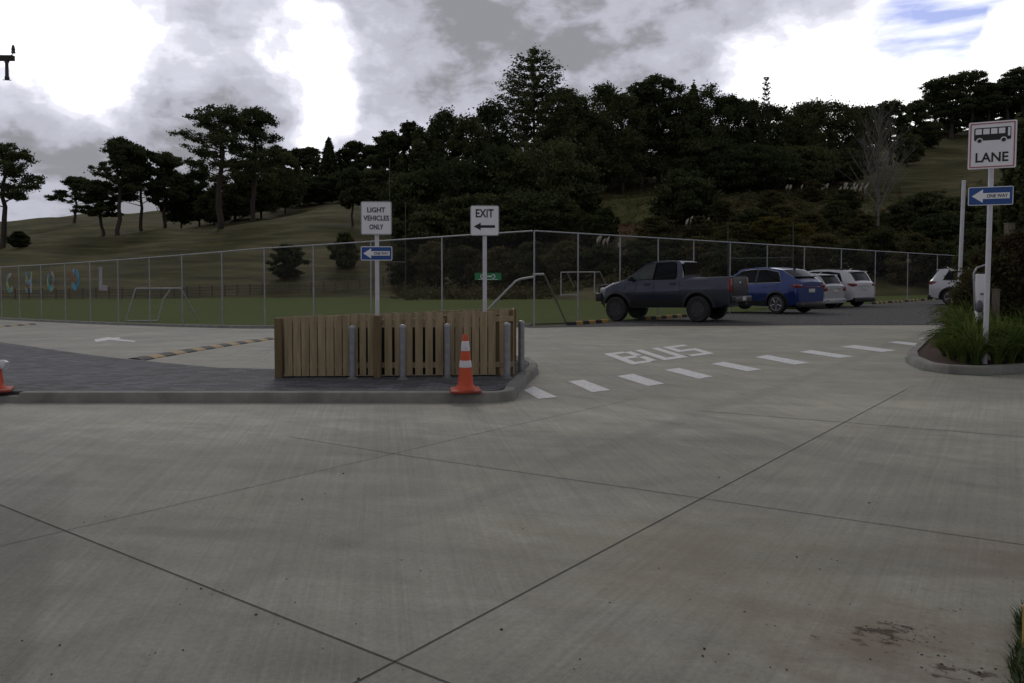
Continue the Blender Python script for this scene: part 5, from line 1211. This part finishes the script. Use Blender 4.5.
c.blk('rear_bumper', (-1.22, 0, .68), (.16, 1.70, .17), M['blackplastic'], .03); c.blk('number_plate', (-1.308, .0, .70), (.012, .36, .125), M['plate'], .002); c.blk('tow_bar', (-1.30, 0, .54), (.18, .07, .06), M['blackplastic'], .01)
c.blk('bull_bar', (3.86, 0, .80), (.26, 1.62, .28), M['blackplastic'], .05)
bm = bmesh.new(); tube(bm, [(3.93, -.62, .90), (3.96, -.58, 1.17), (3.96, 0, 1.20), (3.96, .58, 1.17), (3.93, .62, .90)], .035, 8)
for y in (-.25, .25): tube(bm, [(3.95, y, .9), (3.96, y, 1.19)], .03, 8)
obj('bull_bar', bm, M['blackplastic'], c.r, 50)
c.wheels(M['darkalloy'], .28, 6); c.arches(M['blackplastic'], .08, .035); c.mirror(2.46, 1.34, M['blackplastic'])
for xa in (0, 3.09):
    bm = bmesh.new(); tube(bm, [(xa, -.7, .40), (xa, .7, .40)], .06, 8); obj('axle', bm, M['blackplastic'], c.r, 50)

def suv(name, label, corner, deg, paint, rim, L=4.4, Wd=1.80, Ht=1.62, hatch=False, coupe=False, group=None, blackarch=True, heading_=None, zoff=0.0):
    """corner: where the rear left corner stands on the ground"""
    hd = heading(deg) if heading_ is None else heading_; hv = Vector((math.cos(hd), math.sin(hd), 0)); lv = Vector((-hv.y, hv.x, 0)); x0 = -.84 if not hatch else -.70
    wb = 2.67 if not hatch else 2.45; x1 = x0 + L; w = Wd / 2; loc = corner - lv * w - hv * x0; z = G(loc.x, loc.y) + .012 + zoff
    bl_ = .60 * Ht
    if coupe: top = [(x0 - .1, .66 * Ht), (x0, .68 * Ht), (x0 + .10, .74 * Ht), (x0 + .30, .80 * Ht), (x0 + .75, .955 * Ht), (x0 + 1.3, .995 * Ht), (x0 + 1.9, Ht), (x0 + 2.5, .965 * Ht), (x1 - 1.20, .70 * Ht), (x1 - .5, .63 * Ht), (x1 - .15, .56 * Ht), (x1, .46 * Ht)]
    else: top = [(x0 - .1, .60 * Ht), (x0, .63 * Ht), (x0 + .06, .68 * Ht), (x0 + .33, .93 * Ht), (x0 + .45, .965 * Ht), (x0 + 1.2, .995 * Ht), (x0 + 1.9, Ht), (x0 + 2.4, .965 * Ht), (x1 - 1.15, .70 * Ht), (x1 - .5, .63 * Ht), (x1 - .15, .55 * Ht), (x1, .46 * Ht)]
    belt = [(x0 - .1, .60 * Ht), (x0 + .1, .645 * Ht), (x0 + .6, .635 * Ht), (x1 - 1.5, .60 * Ht), (x1 - 1.0, .595 * Ht), (x1 - .5, .56 * Ht), (x1, .42 * Ht)]
    wid = [(x0, w * .80), (x0 + .08, w * .92), (x0 + .35, w * .985), (x0 + .9, w), (x1 - 1, w), (x1 - .5, w * .96), (x1 - .15, w * .82), (x1, w * .62)]
    rh = [(x0, w * .70), (x0 + .4, w * .74), (x0 + 1.2, w * .75), (x1 - 1.95, w * .74), (x1 - 1.15, w * .84), (x1 - .4, w * .78), (x1, w * .5)]
    rt = .345 if not hatch else .30
    d = dict(x0=x0, x1=x1, wb=wb, rt=rt, rr=rt * .72, ra=rt + .07, sill=.26 if not hatch else .22, win=.02, paint=paint, cat='car', top=top, belt=belt, wid=wid, rh=rh, group=group)
    c = Car(name, label, Vector((loc.x, loc.y, z)), hd, d); bz = lambda x: c.belt(x) + .02
    tz = lambda x: c.top(x) - .085
    xa, xb = x0 + (.62 if coupe else .50), x1 - 1.28
    P = [(xa + .02, bz(xa) + .04), (xa + .22, tz(xa + .22) - .03), (xa + .75, tz(xa + .75)), (x0 + 2.05, tz(x0 + 2.05)), (x0 + 2.45, tz(x0 + 2.45) - .02), (xb, bz(xb) + .07), (xb + .03, bz(xb))]
    c.patch('side_window', P, M['glass'])
    xm = x0 + 1.72; c.patch('door_pillar', [(xm - .03, bz(xm)), (xm - .05, tz(xm) - .002), (xm + .03, tz(xm) - .002), (xm + .05, bz(xm))], M['blackplastic'], .010)
    if not hatch:
        Q = [(p[0], p[1]) for p in P]
        for sg_ in (1, -1):
            bm = bmesh.new(); pts = []
            pts = [Vector((x, sg_ * (c.side(x, z_) + .008), z_)) for x, z_ in Q[-1:] + Q[:-1]]
            tube(bm, pts + [pts[0]] if coupe else pts[:3], .011, 5); obj('window_trim', bm, M['chrome'], c.r, 50)
    c.screen('windscreen', x1 - 1.92, x1 - 1.20, M['glass'], .05); 
    if coupe: c.screen('rear_window', x0 + .30, x0 + .72, M['glass'], .06); c.blk('spoiler', (x0 + .27, 0, c.top(x0 + .27) + .01), (.16, w * 1.28, .035), M['blackplastic'], .012); c.screen('rear_window', x0 + .12, x0 + .26, M['glass'], .08)
    else: c.screen('rear_window', x0 + .09, x0 + .32, M['glass'], .07); c.blk('spoiler', (x0 + .36, 0, c.top(x0 + .36) + .015), (.20, w * 1.36, .035), paint, .012)
    for sg_ in (1, -1):
        zl = .60 * Ht if not hatch else .56 * Ht
        c.blk('tail_light', (x0 + .07, sg_ * w * .76, zl), (.15, w * .34, .14 if not hatch else .20), M['redlamp'], .03)
        c.blk('headlight', (x1 - .18, sg_ * w * .68, .50 * Ht), (.22, .30, .13), M['clearlamp'], .03)
    c.patch('tail_light', [(x0 + .05, zl - .06), (x0 + .05, zl + .07), (x0 + .30, zl + .05), (x0 + .22, zl - .03)], M['redlamp'], .008)
    c.blk('rear_bumper', (x0 + .02, 0, .34), (.16, w * 1.70, .20), M['blackplastic'] if blackarch else paint, .04); c.blk('number_plate', (x0 - .012, 0, .50 * Ht), (.014, .36, .125), M['plate'], .002)
    c.blk('tailgate_strip', (x0 - .006, 0, .575 * Ht), (.03, w * 1.05, .028), M['chrome'] if not coupe else M['redlamp'], .006)
    c.blk('reflector', (x0 - .055, w * .66, .36), (.02, .14, .04), M['redlamp'], .004); c.blk('reflector', (x0 - .055, -w * .66, .36), (.02, .14, .04), M['redlamp'], .004)
    for x in (x0 + 1.28, x0 + 2.18): c.patch('door_handle', [(x, .555 * Ht), (x, .555 * Ht + .035), (x + .19, .555 * Ht + .035), (x + .19, .555 * Ht)], paint, .03)
    if blackarch: c.arches(M['blackplastic'], .06, .014); c.patch('sill_trim', [(d['ra'] + .06, d['sill'] + .02), (d['ra'] + .05, d['sill'] + .17), (wb - d['ra'] - .05, d['sill'] + .17), (wb - d['ra'] - .06, d['sill'] + .02)], M['blackplastic'], .014)
    if not hatch and not coupe:
        for sg_ in (1, -1):
            bm = bmesh.new(); tube(bm, [(x, sg_ * w * .66, c.top(x) + .02) for x in (x0 + .65, x0 + .75, x0 + 1.4, x0 + 2.1, x0 + 2.2)], .018, 6); obj('roof_rail', bm, M['blackplastic'], c.r, 50)
    bm = bmesh.new(); tube(bm, [(x0 + .75, 0, c.top(x0 + .75)), (x0 + .62, 0, c.top(x0 + .62) + .09)], [.03, .008], 6); obj('antenna', bm, paint, c.r, 50)
    c.wheels(rim, .22, 5); c.mirror(x1 - 1.42, bz(x1 - 1.42) + .01, paint); c.r.scale = (1.05, 1.05, 1.06); return c
def cg(px, py): p = gp(px, py); return Vector((p.x, p.y, 0))
suv('blue_car', 'bright blue sport utility car with sloping tail beside the grey pickup', cg(795.5, 314.6), 56, M['bluepaint'], M['alloy'], 4.40, 1.80, 1.66, coupe=True)
suv('hatchback_car', 'low pale silver hatchback squeezed between the blue car and the white car', cg(822.5, 309.2), 57, M['silverpaint'], M['alloy'], 3.95, 1.69, 1.49, hatch=True, blackarch=False)
suv('white_car', 'white sport utility car with black lower bumper, between silver hatchback and fence', cg(852, 307.6), 57, M['whitepaint'], M['alloy'], 4.30, 1.80, 1.65)
p = gp(932, 305.5); suv('white_car', 'white car half hidden by the shrubs at the far right of the car park', Vector((p.x, p.y, 0)) + Vector((.9, 1.55, 0)), 0, M['whitepaint'], M['alloy'], 4.40, 1.80, 1.63, heading_=math.atan2(-.55, .84))

# ------------------------------------------------------------------ power pole at the left
Yp = 22.0; k = F / Yp; za = EYE + (HOR - 62.5) / k
e = at(18, 63.5, Yp); X0 = e.x; gpz = G(X0 - 1.5, Yp); r = empty('power_pole', (X0 - 1.5, Yp, gpz)); tag(r, 'dark power pole crossarm end with insulators at the top left edge', 'power pole'); o = r.location.copy()
bm = bmesh.new(); tube(bm, [(0, 0, -.3), (0, 0, za - gpz + .8)], [.16, .11], 12); obj('pole', bm, M['oldwood'], r, 50)
bm = bmesh.new(); box(bm, (.0, -.18, za - gpz + .01), (3.0, .12, .15), .008, Matrix.Rotation(R(3.5), 3, 'Y') if False else None); obj('crossarm', bm, M['treatedarm'], r)
def ins(x, up):
    bm = bmesh.new()
    if up: tube(bm, [(x, -.18, za - gpz + .08), (x + .05, -.18, za - gpz + .16)], .012, 6); lathe(bm, [(.05, 0), (.06, .03), (.04, .07), (.055, .09), (.035, .2), (.02, .24)], 12, 'z', 0, (x + .06, -.18, za - gpz + .15))
    else: lathe(bm, [(.05, -.62), (.07, -.58), (.05, -.5), (.045, -.15), (.07, -.08), (.06, -.06)], 12, 'z', 0, (x, -.18, za - gpz)); tube(bm, [(x - .12, -.18, za - gpz - .62), (x + .12, -.18, za - gpz - .63)], .012, 5)
    obj('insulator', bm, M['hub'], r, 50)
ins(1.43, True); ins(1.29, False); ins(-1.4, True)
